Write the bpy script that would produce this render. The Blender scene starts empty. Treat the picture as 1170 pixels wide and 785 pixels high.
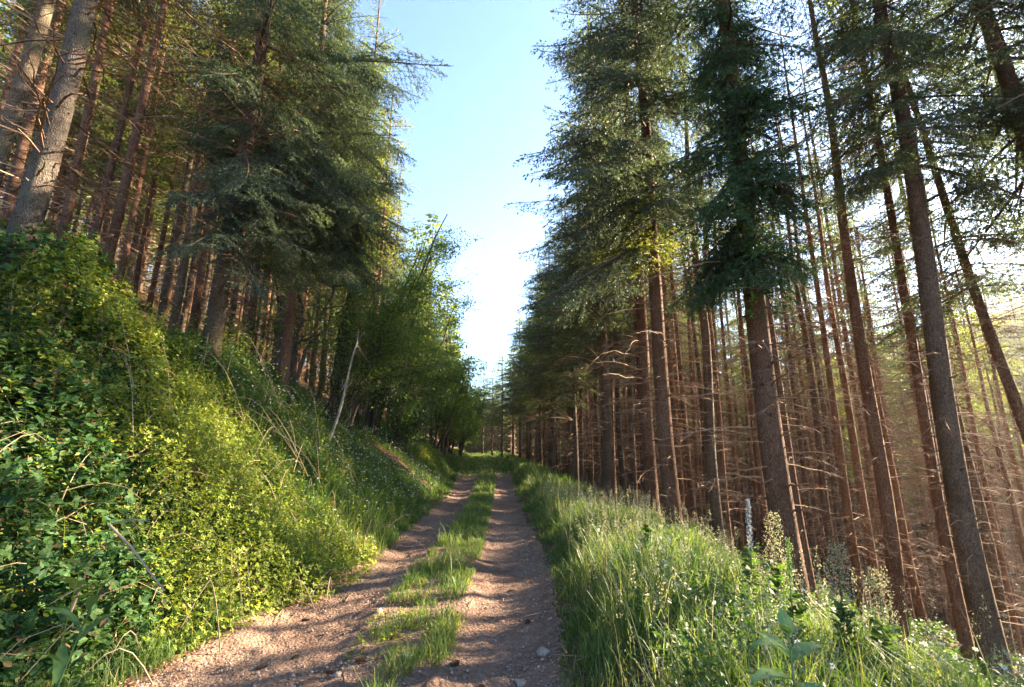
import bpy, math, random
import numpy as np
from mathutils import Vector, Matrix

R = math.radians
C = bpy.context.scene.collection
scene = bpy.context.scene
# ---------------------------------------------------------------- camera, sky, sun, exposure
F_PX, PW, PH = 520.0, 1170.0, 785.0          # focal length in pixels of the photograph
PITCH, YAW, EYE = 12.5, 2.6, 1.55
cam_d = bpy.data.cameras.new("camera"); cam = bpy.data.objects.new("camera", cam_d); C.objects.link(cam)
cam_d.sensor_width = 36; cam_d.lens = F_PX / PW * 36
cam_d.clip_start = 0.05; cam_d.clip_end = 3000
cam.location = (0, 0, EYE)
cam.rotation_euler = (R(90 + PITCH), 0, R(-YAW))
scene.camera = cam

SUN_AZ, SUN_EL = 68.0, 20.0                    # azimuth from +Y (along the track) towards +X
w = bpy.data.worlds.new("World"); scene.world = w; w.use_nodes = True
nt = w.node_tree; bg = nt.nodes["Background"]
sky = nt.nodes.new("ShaderNodeTexSky"); sky.sky_type = 'NISHITA'; sky.sun_disc = False
sky.sun_elevation = R(SUN_EL); sky.sun_rotation = R(SUN_AZ)
sky.air_density = 1.0; sky.dust_density = 0.5; sky.ozone_density = 3.2; sky.altitude = 600
nt.links.new(sky.outputs[0], bg.inputs[0]); bg.inputs[1].default_value = 0.066
sd = bpy.data.lights.new("sun", 'SUN'); sun = bpy.data.objects.new("sun", sd); C.objects.link(sun)
sd.energy = 5.0; sd.angle = R(1.2); sd.color = (1.0, 0.83, 0.60)
SV = Vector((math.sin(R(SUN_AZ)) * math.cos(R(SUN_EL)), math.cos(R(SUN_AZ)) * math.cos(R(SUN_EL)), math.sin(R(SUN_EL))))
sun.rotation_euler = SV.to_track_quat('Z', 'Y').to_euler()
sun.location = SV * 60
scene.view_settings.view_transform = 'Standard'; scene.view_settings.look = 'None'
scene.view_settings.gamma = 1.0; scene.view_settings.exposure = 3.45
scene.view_settings.use_curve_mapping = False
scene.render.engine = 'CYCLES'
cy = scene.cycles
HAZE = 0.00045
cy.max_bounces = 7; cy.diffuse_bounces = 5; cy.glossy_bounces = 2; cy.transmission_bounces = 4; cy.transparent_max_bounces = 4
cy.caustics_reflective = False; cy.caustics_refractive = False

# ---------------------------------------------------------------- numpy helpers
rs = np.random.RandomState(7)
def lattice(seed):
    return np.random.RandomState(seed).rand(256, 256)
_L = {}
def noise2(x, y, s=1.0, seed=1):
    """smooth value noise, about -1..1"""
    if seed not in _L: _L[seed] = lattice(seed)
    T = _L[seed]
    x = np.asarray(x, float) / s + 71.3; y = np.asarray(y, float) / s + 39.7
    xi = np.floor(x).astype(int); yi = np.floor(y).astype(int)
    fx = x - xi; fy = y - yi; fx = fx * fx * (3 - 2 * fx); fy = fy * fy * (3 - 2 * fy)
    a = T[xi % 256, yi % 256]; b = T[(xi + 1) % 256, yi % 256]; c = T[xi % 256, (yi + 1) % 256]; d = T[(xi + 1) % 256, (yi + 1) % 256]
    return 2 * ((a * (1 - fx) + b * fx) * (1 - fy) + (c * (1 - fx) + d * fx) * fy) - 1
def sstep(a, b, x):
    t = np.clip((np.asarray(x, float) - a) / (b - a), 0, 1); return t * t * (3 - 2 * t)

CR = np.array(cam.rotation_euler.to_matrix())
def ray(px, py):
    v = CR @ np.array([(px - PW / 2) / F_PX, -(py - PH / 2) / F_PX, -1.0]); return v
def ground_at(px, py, z=0.0):
    v = ray(px, py); t = (z - EYE) / v[2]; return v[0] * t, v[1] * t

# track edges read off the photograph and laid on the ground, in metres
def edge(pts, far):
    P = [ground_at(*p) for p in pts]
    ys = np.array([p[1] for p in P] + [f[1] for f in far]); xs = np.array([p[0] for p in P] + [f[0] for f in far])
    o = np.argsort(ys); ys, xs = ys[o], xs[o]
    ys = np.concatenate([[-12], ys]); xs = np.concatenate([[xs[0]], xs])
    return lambda y: np.interp(y, ys, xs) if True else 0
def bend(y):
    return -0.0016 * np.clip(np.asarray(y, float) - 40, 0, 80) ** 2
e_ll = edge([(130, 785), (290, 700), (400, 650), (440, 627), (484, 590), (513, 565)], [(-1.75, 26), (-1.7, 40), (-1.7, 300)])
e_lr = edge([(385, 785), (432, 700), (486, 640), (522, 600), (541, 565)], [(-0.55, 26), (-0.5, 40), (-0.5, 300)])
e_rl = edge([(500, 785), (528, 700), (545, 640), (556, 600), (563, 565)], [(0.22, 26), (0.25, 40), (0.3, 300)])
e_rr = edge([(640, 785), (641, 710), (626, 640), (604, 595), (589, 565)], [(1.15, 26), (1.2, 40), (1.2, 300)])
def ell(y): return e_ll(y) + bend(y)
def elr(y): return e_lr(y) + bend(y)
def erl(y): return e_rl(y) + bend(y)
def err_(y): return e_rr(y) + bend(y)

def height(x, y):
    x = np.asarray(x, float); y = np.asarray(y, float)
    u = ell(y) - 0.12 - x                       # metres to the left of the track
    v = x - err_(y) - 0.1                       # metres to the right of it
    near = 1 - sstep(8.5, 13, y)
    far = sstep(24, 40, y)
    k1 = 1.12 * near + 0.78 * (1 - near) - 0.25 * far
    w1 = 2.35 * near + 2.1 * (1 - near)
    up = np.clip(u, 0, None)
    ease = np.where(up < 0.5, up * up, up - 0.25)  # soft foot of the bank
    bank = k1 * np.minimum(ease, w1) + 0.48 * np.clip(ease - w1, 0, 45)
    bank *= 1 + 0.10 * noise2(x, y, 2.3, 5)
    vp = np.clip(v, 0, None)
    fall = 0.10 * sstep(0, 0.5, vp) - 0.16 * np.clip(vp - 0.6, 0, 1.4) - 0.36 * np.clip(vp - 2.0, 0, 50) 
    fall += 0.60 * np.clip(vp - 42, 0, 75) + .30 * np.clip(vp - 117, 0, 100)
    z = bank + fall
    off = np.clip(np.maximum(up, vp), 0, 1)
    z += off * (0.10 * noise2(x, y, 1.1, 2) + 0.05 * noise2(x, y, 0.4, 3)) + np.clip(np.maximum(up, vp) - 3, 0, 6) / 6 * 0.35 * noise2(x, y, 5, 4)
    # ruts
    inside = (u < 0) & (v < 0)
    def rut(a, b):
        m = (a + b) / 2; h = (b - a) / 2 + 1e-6; return np.clip(1 - ((x - m) / h) ** 2, 0, 1)
    z -= 0.07 * rut(ell(y), elr(y)) + 0.07 * rut(erl(y), err_(y))
    z += 0.012 * noise2(x, y, 0.45, 8) + 0.025 * noise2(x, y, 1.9, 9)
    return z

def hit(px, py, tmax=80):
    """where the ray through a pixel meets the terrain"""
    v = ray(px, py); t = np.linspace(0.8, tmax, 6000)
    P = np.array([0, 0, EYE])[None] + t[:, None] * v[None]
    b = np.where(P[:, 2] < height(P[:, 0], P[:, 1]))[0]
    return (P[b[0], 0], P[b[0], 1]) if len(b) else None
def at(px, py, d):
    """the plan position seen at a pixel, d metres in front of the lens"""
    v = ray(px, py); return v[0] * d, v[1] * d

class Geo:
    def __init__(s): s.V = []; s.F = []; s.M = []; s.n = 0
    def add(s, V, F, m=0):
        V = np.asarray(V, np.float32).reshape(-1, 3); F = np.asarray(F, np.int32)
        s.V.append(V); s.F.append(F + s.n); s.M.append(np.full(len(F), m, np.int32)); s.n += len(V); return s
    def arrays(s):
        return np.concatenate(s.V), s.F, s.M
    def tri(s):
        """all-triangle copy as (V, F, M)"""
        V = np.concatenate(s.V); Fs = []; Ms = []
        for f, m in zip(s.F, s.M):
            if f.shape[1] == 3: Fs.append(f); Ms.append(m)
            else: Fs.append(f[:, [0, 1, 2]]); Fs.append(f[:, [0, 2, 3]]); Ms += [m, m]
        return V, np.concatenate(Fs), np.concatenate(Ms)
    def mesh(s, name, mats, smooth=False):
        V, F, M = s.tri()
        me = bpy.data.meshes.new(name)
        me.vertices.add(len(V)); me.vertices.foreach_set("co", V.astype(np.float32).ravel())
        me.loops.add(F.size); me.loops.foreach_set("vertex_index", F.ravel().astype(np.int32))
        me.polygons.add(len(F)); me.polygons.foreach_set("loop_start", np.arange(0, F.size, 3, dtype=np.int32))
        me.polygons.foreach_set("loop_total", np.full(len(F), 3, np.int32))
        for m in mats: me.materials.append(m)
        me.polygons.foreach_set("material_index", M.astype(np.int32))
        me.polygons.foreach_set("use_smooth", np.full(len(F), smooth, bool))
        me.update(calc_edges=True)
        return me

def obj(name, data, parent=None, **props):
    o = bpy.data.objects.new(name, data); C.objects.link(o)
    if parent is not None: o.parent = parent
    for k, v in props.items(): o[k] = v
    return o
def tag(o, label, cat, group=None):
    o['label'] = label; o['category'] = cat
    if group: o['group'] = group
    return o
def thing(name, label, cat, loc=(0, 0, 0), rz=0.0, group=None):
    o = obj(name, None); o.location = loc; o.rotation_euler = (0, 0, rz); o.empty_display_size = .2
    return tag(o, label, cat, group)

def tube(g, P, rad, sides=6, m=0, jit=0.0, cap=True):
    P = np.asarray(P, float); n = len(P); rad = np.broadcast_to(np.asarray(rad, float), (n,))
    T = np.gradient(P, axis=0); T /= np.linalg.norm(T, axis=1)[:, None] + 1e-9
    ref = np.array([0, 0, 1.0]) if abs(T[:, 2]).mean() < 0.8 else np.array([1.0, 0, 0])
    A = np.cross(T, ref); A /= np.linalg.norm(A, axis=1)[:, None] + 1e-9; B = np.cross(T, A)
    a = np.arange(sides) * 2 * np.pi / sides
    rr = rad[:, None] * (1 + (jit * (rs.rand(n, sides) - .5) if jit else 0))
    V = P[:, None, :] + rr[..., None] * (np.cos(a)[None, :, None] * A[:, None, :] + np.sin(a)[None, :, None] * B[:, None, :])
    i = np.arange(n - 1)[:, None] * sides; j = np.arange(sides)[None]; k = (j + 1) % sides
    F = np.stack([i + j, i + k, i + sides + k, i + sides + j], -1).reshape(-1, 4)
    g.add(V.reshape(-1, 3), F, m)
    if cap and sides >= 5:
        c = [P[-1], P[0]]
        base = g.n
        ring = V[-1]; g.add(np.vstack([ring, P[-1:]]), np.stack([np.arange(sides), (np.arange(sides) + 1) % sides, np.full(sides, sides)], -1), m)

def frames(D, N, S):
    """rotation-scale matrices: x axis along D, z near N, scaled by S"""
    D = D / (np.linalg.norm(D, axis=1)[:, None] + 1e-9)
    Y = np.cross(N, D); Y /= np.linalg.norm(Y, axis=1)[:, None] + 1e-9
    Z = np.cross(D, Y)
    M = np.stack([D, Y, Z], -1)
    S = np.asarray(S, float)
    if S.ndim == 1: return M * S[:, None, None]
    return M * S[:, None, :]
def inst(g, tv, tf, M, T, m=0, tm=None):
    tv = np.asarray(tv, float); tf = np.asarray(tf); k = len(tv); n = len(T)
    V = np.einsum('nij,kj->nki', M, tv) + T[:, None, :]
    F = (tf[None] + (np.arange(n) * k)[:, None, None]).reshape(-1, tf.shape[1])
    if tm is None: g.add(V.reshape(-1, 3), F, m)
    else:
        F = F.astype(np.int32); V = V.reshape(-1, 3).astype(np.float32)
        g.V.append(V); g.F.append(F + g.n); g.M.append(np.tile(tm, n).astype(np.int32)); g.n += len(V)
def rdir(n, up=0.0):
    v = rs.normal(size=(n, 3)); v[:, 2] += up; return v / (np.linalg.norm(v, axis=1)[:, None] + 1e-9)

# ---------------------------------------------------------------- materials
def new_mat(name):
    m = bpy.data.materials.new(name); m.use_nodes = True; n = m.node_tree; n.nodes.clear()
    out = n.nodes.new("ShaderNodeOutputMaterial"); return m, n, out
def ramp(n, fac, cols):
    r = n.nodes.new("ShaderNodeValToRGB"); e = r.color_ramp.elements
    while len(e) < len(cols): e.new(0.5)
    for el, (p, c) in zip(e, cols): el.position = p; el.color = (*c, 1)
    n.links.new(fac, r.inputs[0]); return r.outputs[0]
def noise_node(n, vec, scale, detail=4, rough=.6, dist=0.0):
    t = n.nodes.new("ShaderNodeTexNoise"); t.inputs["Scale"].default_value = scale; t.inputs["Detail"].default_value = detail
    t.inputs["Roughness"].default_value = rough; t.inputs["Distortion"].default_value = dist
    n.links.new(vec, t.inputs["Vector"]); return t.outputs[0]
def mixc(n, fac, a, b, mode='MIX'):
    x = n.nodes.new("ShaderNodeMix"); x.data_type = 'RGBA'; x.blend_type = mode
    if hasattr(fac, 'links'): n.links.new(fac, x.inputs[0])
    else: x.inputs[0].default_value = fac
    for s, i in ((a, 6), (b, 7)):
        if hasattr(s, 'links'): n.links.new(s, x.inputs[i])
        else: x.inputs[i].default_value = (*s, 1)
    return x.outputs[2]
def leaf_mat(name, cols, trans=0.4, rough=0.5, tint=(1.25, 1.3, 0.5), spec=0.3, patch=None, objvar=0.0):
    """leaf: colour from a random value per leaf, part of the light passing through"""
    m, n, out = new_mat(name)
    geo = n.nodes.new("ShaderNodeNewGeometry")
    col = ramp(n, geo.outputs["Random Per Island"], cols)
    tc = n.nodes.new("ShaderNodeTexCoord")
    if patch:
        f = noise_node(n, tc.outputs["Object"], patch[0], 2, .5)
        f2 = ramp(n, f, [(0.42, (0, 0, 0)), (0.62, (1, 1, 1))])
        col = mixc(n, f2, col, mixc(n, 1.0, col, patch[1], 'MULTIPLY'))
    if objvar:
        oi = n.nodes.new("ShaderNodeObjectInfo")
        v = ramp(n, oi.outputs["Random"], [(0, (1 - objvar, 1 - objvar, 1.0)), (0.5, (1, 1, 1)), (1, (1 + objvar, 1 + objvar * .6, 1 - objvar))])
        col = mixc(n, 1.0, col, v, 'MULTIPLY')
    p = n.nodes.new("ShaderNodeBsdfPrincipled"); n.links.new(col, p.inputs["Base Color"])
    p.inputs["Roughness"].default_value = rough; p.inputs["Specular IOR Level"].default_value = spec
    t = n.nodes.new("ShaderNodeBsdfTranslucent"); n.links.new(mixc(n, 1.0, col, tint, 'MULTIPLY'), t.inputs[0])
    mx = n.nodes.new("ShaderNodeMixShader"); mx.inputs[0].default_value = trans
    n.links.new(p.outputs[0], mx.inputs[1]); n.links.new(t.outputs[0], mx.inputs[2]); n.links.new(mx.outputs[0], out.inputs[0])
    return m
def bark_mat(name, c1, c2, c3, scale=9, vstretch=0.35, bump=0.6, moss=None):
    m, n, out = new_mat(name)
    tc = n.nodes.new("ShaderNodeTexCoord"); mp = n.nodes.new("ShaderNodeMapping"); mp.inputs["Scale"].default_value = (1, 1, vstretch)
    n.links.new(tc.outputs["Object"], mp.inputs[0])
    v = n.nodes.new("ShaderNodeTexVoronoi"); v.inputs["Scale"].default_value = scale * 5; v.feature = 'DISTANCE_TO_EDGE'
    dn = n.nodes.new("ShaderNodeTexNoise"); dn.inputs["Scale"].default_value = scale * 1.5; n.links.new(mp.outputs[0], dn.inputs["Vector"])
    warp = n.nodes.new("ShaderNodeVectorMath"); warp.operation = 'MULTIPLY_ADD'; warp.inputs[1].default_value = (.16, .16, .16)
    n.links.new(dn.outputs[1], warp.inputs[0]); n.links.new(mp.outputs[0], warp.inputs[2]); n.links.new(warp.outputs[0], v.inputs["Vector"])
    big = noise_node(n, mp.outputs[0], scale * .35, 5, .65)
    fine = noise_node(n, mp.outputs[0], scale * 7, 5, .7)
    col = ramp(n, big, [(0.3, c1), (0.5, c2), (0.72, c3)])
    col = mixc(n, 1.0, col, ramp(n, fine, [(0.3, (.55, .55, .55)), (0.7, (1.25, 1.2, 1.15))]), 'MULTIPLY')
    col = mixc(n, 1.0, col, ramp(n, v.outputs[0], [(0.0, (.35, .33, .3)), (0.12, (1, 1, 1))]), 'MULTIPLY')
    if moss:
        f = ramp(n, noise_node(n, tc.outputs["Object"], 2.2, 6, .7), [(0.52, (0, 0, 0)), (0.68, (1, 1, 1))])
        col = mixc(n, f, col, moss)
    oi = n.nodes.new("ShaderNodeObjectInfo")
    col = mixc(n, 1.0, col, ramp(n, oi.outputs["Random"], [(0, (.75, .75, .78)), (1, (1.2, 1.15, 1.05))]), 'MULTIPLY')
    p = n.nodes.new("ShaderNodeBsdfPrincipled"); n.links.new(col, p.inputs["Base Color"]); p.inputs["Roughness"].default_value = 0.9
    p.inputs["Specular IOR Level"].default_value = 0.15
    ad = n.nodes.new("ShaderNodeMath"); ad.operation = 'MULTIPLY_ADD'; n.links.new(v.outputs[0], ad.inputs[0]); ad.inputs[1].default_value = 1.2; n.links.new(fine, ad.inputs[2])
    b = n.nodes.new("ShaderNodeBump"); b.inputs["Strength"].default_value = bump; b.inputs["Distance"].default_value = 0.02
    n.links.new(ad.outputs[0], b.inputs["Height"]); n.links.new(b.outputs[0], p.inputs["Normal"]); n.links.new(p.outputs[0], out.inputs[0])
    return m
def plain(name, col, rough=.85, var=.25, scale=30):
    m, n, out = new_mat(name)
    tc = n.nodes.new("ShaderNodeTexCoord"); geo = n.nodes.new("ShaderNodeNewGeometry")
    f = noise_node(n, tc.outputs["Object"], scale, 4, .65)
    a = tuple(c * (1 - var) for c in col); b = tuple(min(1, c * (1 + var)) for c in col)
    c = ramp(n, f, [(0.3, a), (0.7, b)])
    c = mixc(n, 1.0, c, ramp(n, geo.outputs["Random Per Island"], [(0, (1 - var, 1 - var, 1 - var)), (1, (1 + var, 1 + var * .9, 1 + var * .8))]), 'MULTIPLY')
    p = n.nodes.new("ShaderNodeBsdfPrincipled"); n.links.new(c, p.inputs["Base Color"]); p.inputs["Roughness"].default_value = rough
    p.inputs["Specular IOR Level"].default_value = 0.2
    n.links.new(p.outputs[0], out.inputs[0]); return m

def soil_mat(name, cols, fine_cols, bump=.5, peb=60, dist=.02):
    m, n, out = new_mat(name)
    tc = n.nodes.new("ShaderNodeTexCoord"); v = tc.outputs["Object"]
    col = ramp(n, noise_node(n, v, 0.9, 6, .65, .3), cols)
    f = noise_node(n, v, 26, 6, .75)
    col = mixc(n, 1.0, col, ramp(n, f, fine_cols), 'MULTIPLY')
    vo = n.nodes.new("ShaderNodeTexVoronoi"); vo.inputs["Scale"].default_value = peb; vo.inputs["Randomness"].default_value = 1; n.links.new(v, vo.inputs["Vector"])
    sel = ramp(n, vo.outputs["Color"], [(0.45, (.8, .8, .8)), (0.9, (1.25, 1.2, 1.15))])
    col = mixc(n, .7, col, mixc(n, 1.0, col, sel, 'MULTIPLY'))
    p = n.nodes.new("ShaderNodeBsdfPrincipled"); n.links.new(col, p.inputs["Base Color"]); p.inputs["Roughness"].default_value = .95
    p.inputs["Specular IOR Level"].default_value = 0.15
    ma = n.nodes.new("ShaderNodeMath"); ma.operation = 'MULTIPLY_ADD'; n.links.new(vo.outputs["Distance"], ma.inputs[0]); ma.inputs[1].default_value = -.8; n.links.new(f, ma.inputs[2])
    b = n.nodes.new("ShaderNodeBump"); b.inputs["Strength"].default_value = bump; b.inputs["Distance"].default_value = dist
    n.links.new(ma.outputs[0], b.inputs["Height"]); n.links.new(b.outputs[0], p.inputs["Normal"]); n.links.new(p.outputs[0], out.inputs[0])
    return m

M_ground = soil_mat("forest_floor", [(0.25, (.075, .045, .026)), (0.5, (.13, .08, .045)), (0.75, (.10, .085, .04))], [(0.3, (.5, .5, .5)), (0.7, (1.4, 1.35, 1.3))], .8, 45, .03)
M_track = soil_mat("packed_dirt", [(0.25, (.165, .10, .072)), (0.5, (.265, .172, .126)), (0.75, (.34, .235, .178))], [(0.3, (.58, .56, .55)), (0.7, (1.3, 1.28, 1.25))], .9, 38, .03)
M_scar = soil_mat("bare_red_earth", [(0.25, (.16, .09, .05)), (0.5, (.28, .16, .09)), (0.75, (.22, .17, .09))], [(0.3, (.5, .5, .5)), (0.7, (1.4, 1.35, 1.3))], 1, 30, .04)
M_needle = leaf_mat("spruce_needles", [(0, (.045, .07, .052)), (0.45, (.078, .110, .075)), (0.8, (.115, .150, .09)), (1, (.17, .20, .10))], .38, .5, (1.35, 1.35, .55), .25, (0.8, (.75, .8, .9)), .15)
M_needle_b = leaf_mat("fresh_spruce_needles", [(0, (.075, .115, .045)), (0.5, (.13, .175, .06)), (1, (.21, .25, .08))], .5, .5, (1.35, 1.3, .5), .25, (0.8, (.8, .85, .8)), .15)
M_needle_y = leaf_mat("sun_tinted_spruce_needles", [(0, (.10, .13, .035)), (0.5, (.18, .21, .05)), (1, (.28, .30, .08))], .5, .5, (1.3, 1.2, .5), .25, (0.8, (.8, .85, .8)), .15)  # yellow-green tint stands in for sun on the needles
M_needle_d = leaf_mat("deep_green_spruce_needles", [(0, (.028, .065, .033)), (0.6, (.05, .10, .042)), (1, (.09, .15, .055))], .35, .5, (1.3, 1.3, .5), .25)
M_twig = plain("twig_wood", (.085, .06, .045), .9, .3)
M_dead = plain("dead_twig_wood", (.27, .17, .11), .9, .35)
M_bark = bark_mat("spruce_bark", (.10, .068, .048), (.16, .115, .085), (.22, .18, .145), 9, .4, .7)
M_bark_red = bark_mat("reddish_spruce_bark", (.14, .072, .044), (.22, .122, .078), (.28, .185, .13), 9, .3, .7)
M_bark_grey = bark_mat("grey_lichened_bark", (.12, .09, .07), (.20, .16, .125), (.29, .25, .205), 8, .5, .9, (.15, .15, .09))
M_bark_dec = bark_mat("smooth_dark_bark", (.06, .05, .04), (.10, .085, .07), (.15, .14, .12), 6, .5, .3)
M_bark_pale = bark_mat("pale_peeled_bark", (.34, .28, .22), (.46, .40, .33), (.55, .50, .43), 6, .2, .3)
M_dec = leaf_mat("broadleaf_foliage", [(0, (.08, .14, .04)), (0.5, (.13, .20, .05)), (1, (.20, .27, .075))], .55, .45, (1.35, 1.3, .45), .35, (.5, (.7, .8, .7)))
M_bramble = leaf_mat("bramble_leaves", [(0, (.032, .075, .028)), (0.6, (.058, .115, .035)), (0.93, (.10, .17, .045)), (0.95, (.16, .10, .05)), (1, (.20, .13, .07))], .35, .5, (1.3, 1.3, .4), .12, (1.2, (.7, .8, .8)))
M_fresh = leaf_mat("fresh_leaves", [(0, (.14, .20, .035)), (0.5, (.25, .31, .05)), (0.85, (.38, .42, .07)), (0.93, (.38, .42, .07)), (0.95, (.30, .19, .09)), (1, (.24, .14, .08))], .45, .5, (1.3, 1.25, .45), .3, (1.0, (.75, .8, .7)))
M_herb = leaf_mat("herb_leaves", [(0, (.05, .11, .03)), (0.6, (.09, .16, .045)), (1, (.15, .22, .07))], .4, .5, (1.3, 1.3, .45), .3, (1.5, (.75, .85, .75)))
M_grass = leaf_mat("grass_blades", [(0, (.075, .14, .035)), (0.5, (.125, .20, .05)), (0.85, (.20, .27, .075)), (0.93, (.34, .31, .14)), (1, (.40, .34, .18))], .45, .5, (1.25, 1.2, .5), .3, (.7, (.75, .9, .8)))
M_seed = leaf_mat("pale_seed_heads", [(0, (.28, .29, .18)), (1, (.45, .42, .28))], .35, .8, (1.1, 1.05, .8), .1)
M_petal = leaf_mat("white_petals", [(0, (.68, .68, .62)), (1, (.8, .8, .78))], .3, .6, (1, 1, .9), .2)
M_yellow = plain("flower_centres", (.6, .42, .05), .8, .2)
M_mullein = leaf_mat("soft_green_leaves", [(0, (.16, .28, .10)), (1, (.30, .42, .17))], .3, .8, (1.2, 1.2, .5), .12, (22, (.7, .75, .7)))
M_lance = leaf_mat("long_green_leaves", [(0, (.09, .18, .06)), (1, (.15, .25, .08))], .35, .7, (1.2, 1.2, .5), .15, (25, (.7, .75, .7)))
M_dry = plain("dry_stalks", (.34, .25, .16), .85, .3)
M_litter = leaf_mat("dry_litter", [(0, (.13, .07, .035)), (0.5, (.22, .13, .07)), (1, (.33, .22, .13))], .15, .8, (1.1, 1, .8), .15)
M_stone = plain("stone", (.33, .26, .21), .85, .35, 14)
M_cone = plain("cone_scales", (.11, .06, .035), .8, .3, 60)

# ---------------------------------------------------------------- the ground and the track
def axis(segs):
    a = []
    for lo, hi, st in segs: a += list(np.arange(lo, hi, st))
    return np.array(a + [segs[-1][1]])
gx = axis([(-150, -60, 10), (-60, -20, 1.2), (-20, -8, .4), (-8, -3.5, .12), (-3.5, 2.2, .06), (2.2, 8, .15), (8, 25, .5), (25, 80, 2), (80, 160, 10)])
gy = axis([(-48, -12, 9), (-12, 1, .6), (1, 9, .07), (9, 20, .14), (20, 45, .4), (45, 120, 1.5), (120, 200, 10)])
X, Y = np.meshgrid(gx, gy)
Z = height(X, Y)
inside = (X > ell(Y) + .06) & (X < err_(Y) - .06)
Zg = Z - 0.05 * inside
nx, ny = len(gx), len(gy)
idx = np.arange(nx * ny).reshape(ny, nx)
F = np.stack([idx[:-1, :-1], idx[:-1, 1:], idx[1:, 1:], idx[1:, :-1]], -1).reshape(-1, 4)
g = Geo(); g.add(np.stack([X, Y, Zg], -1), F)
obj("ground", g.mesh("ground", [M_ground], True), kind="structure")

ty = axis([(-10, 1, .5), (1, 9, .035), (9, 18, .08), (18, 40, .25), (40, 110, 1)])
tsn = np.linspace(-0.06, 1.06, 110)
TS, TY = np.meshgrid(tsn, ty)
wob_l = 0.10 * noise2(TY, TY * 0, .5, 21) + .06 * noise2(TY, TY * 0, .17, 22)
wob_r = 0.08 * noise2(TY, TY * 0, .5, 23) + .05 * noise2(TY, TY * 0, .17, 24)
TX = (ell(TY) + wob_l) * (1 - TS) + (err_(TY) + wob_r) * TS
TZ = height(TX, TY)
edge_fade = np.minimum(sstep(-.06, .03, TS), 1 - sstep(.97, 1.06, TS))
TZ += -0.03 + 0.042 * edge_fade
cl = 0.014 * noise2(TX, TY, .11, 31) + .006 * noise2(TX, TY, .05, 32)
lump = np.clip(noise2(TX, TY, .16, 33) - .4, 0, 1) * .05 + .018 * noise2(TX, TY, .33, 34)
TZ += (cl + lump) * edge_fade
idx = np.arange(TX.size).reshape(TX.shape)
F = np.stack([idx[:-1, :-1], idx[:-1, 1:], idx[1:, 1:], idx[1:, :-1]], -1).reshape(-1, 4)
g = Geo(); g.add(np.stack([TX, TY, TZ], -1), F)
obj("dirt_track", g.mesh("dirt_track", [M_track], True), kind="structure")
def in_rut(x, y):
    return ((x > ell(y)) & (x < elr(y))) | ((x > erl(y)) & (x < err_(y)))

# the bare scar of red earth in the left bank
def patch(cx_, cy_, rx, ry, rot, name, mat, lift=.03, n=46):
    a = np.linspace(-1, 1, n); A, B = np.meshgrid(a, a)
    c, s = math.cos(rot), math.sin(rot)
    x = cx_ + A * rx * c - B * ry * s; y = cy_ + A * rx * s + B * ry * c
    r = np.sqrt(A ** 2 + B ** 2) * (1 + .28 * noise2(A, B, .35, 41))
    z = height(x, y) + lift * (1 - sstep(.6, 1.0, r) * 3.5) + .10 * noise2(x, y, .22, 42) * (1 - sstep(.6, .95, r))
    idx = np.arange(n * n).reshape(n, n)
    F = np.stack([idx[:-1, :-1], idx[:-1, 1:], idx[1:, 1:], idx[1:, :-1]], -1).reshape(-1, 4)
    g = Geo(); g.add(np.stack([x, y, z], -1), F)
    return obj(name, g.mesh(name, [mat], True), kind="structure")
sc_pts = [hit(*p) for p in ((432, 512), (455, 530), (480, 547))]
SC = (sc_pts[1][0], sc_pts[1][1])
SC_ROT = math.atan2(sc_pts[2][1] - sc_pts[0][1], sc_pts[2][0] - sc_pts[0][0])
SC_LEN = math.hypot(sc_pts[2][1] - sc_pts[0][1], sc_pts[2][0] - sc_pts[0][0]) / 2 + .9
print('scar', SC, SC_LEN, sc_pts)
patch(SC[0], SC[1], SC_LEN, .75, SC_ROT, "bare_earth_bank", M_scar)
def in_scar(x, y):
    c, s = math.cos(SC_ROT), math.sin(SC_ROT); dx, dy = x - SC[0], y - SC[1]
    return ((dx * c + dy * s) / SC_LEN) ** 2 + ((-dx * s + dy * c) / .75) ** 2 < .8

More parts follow.
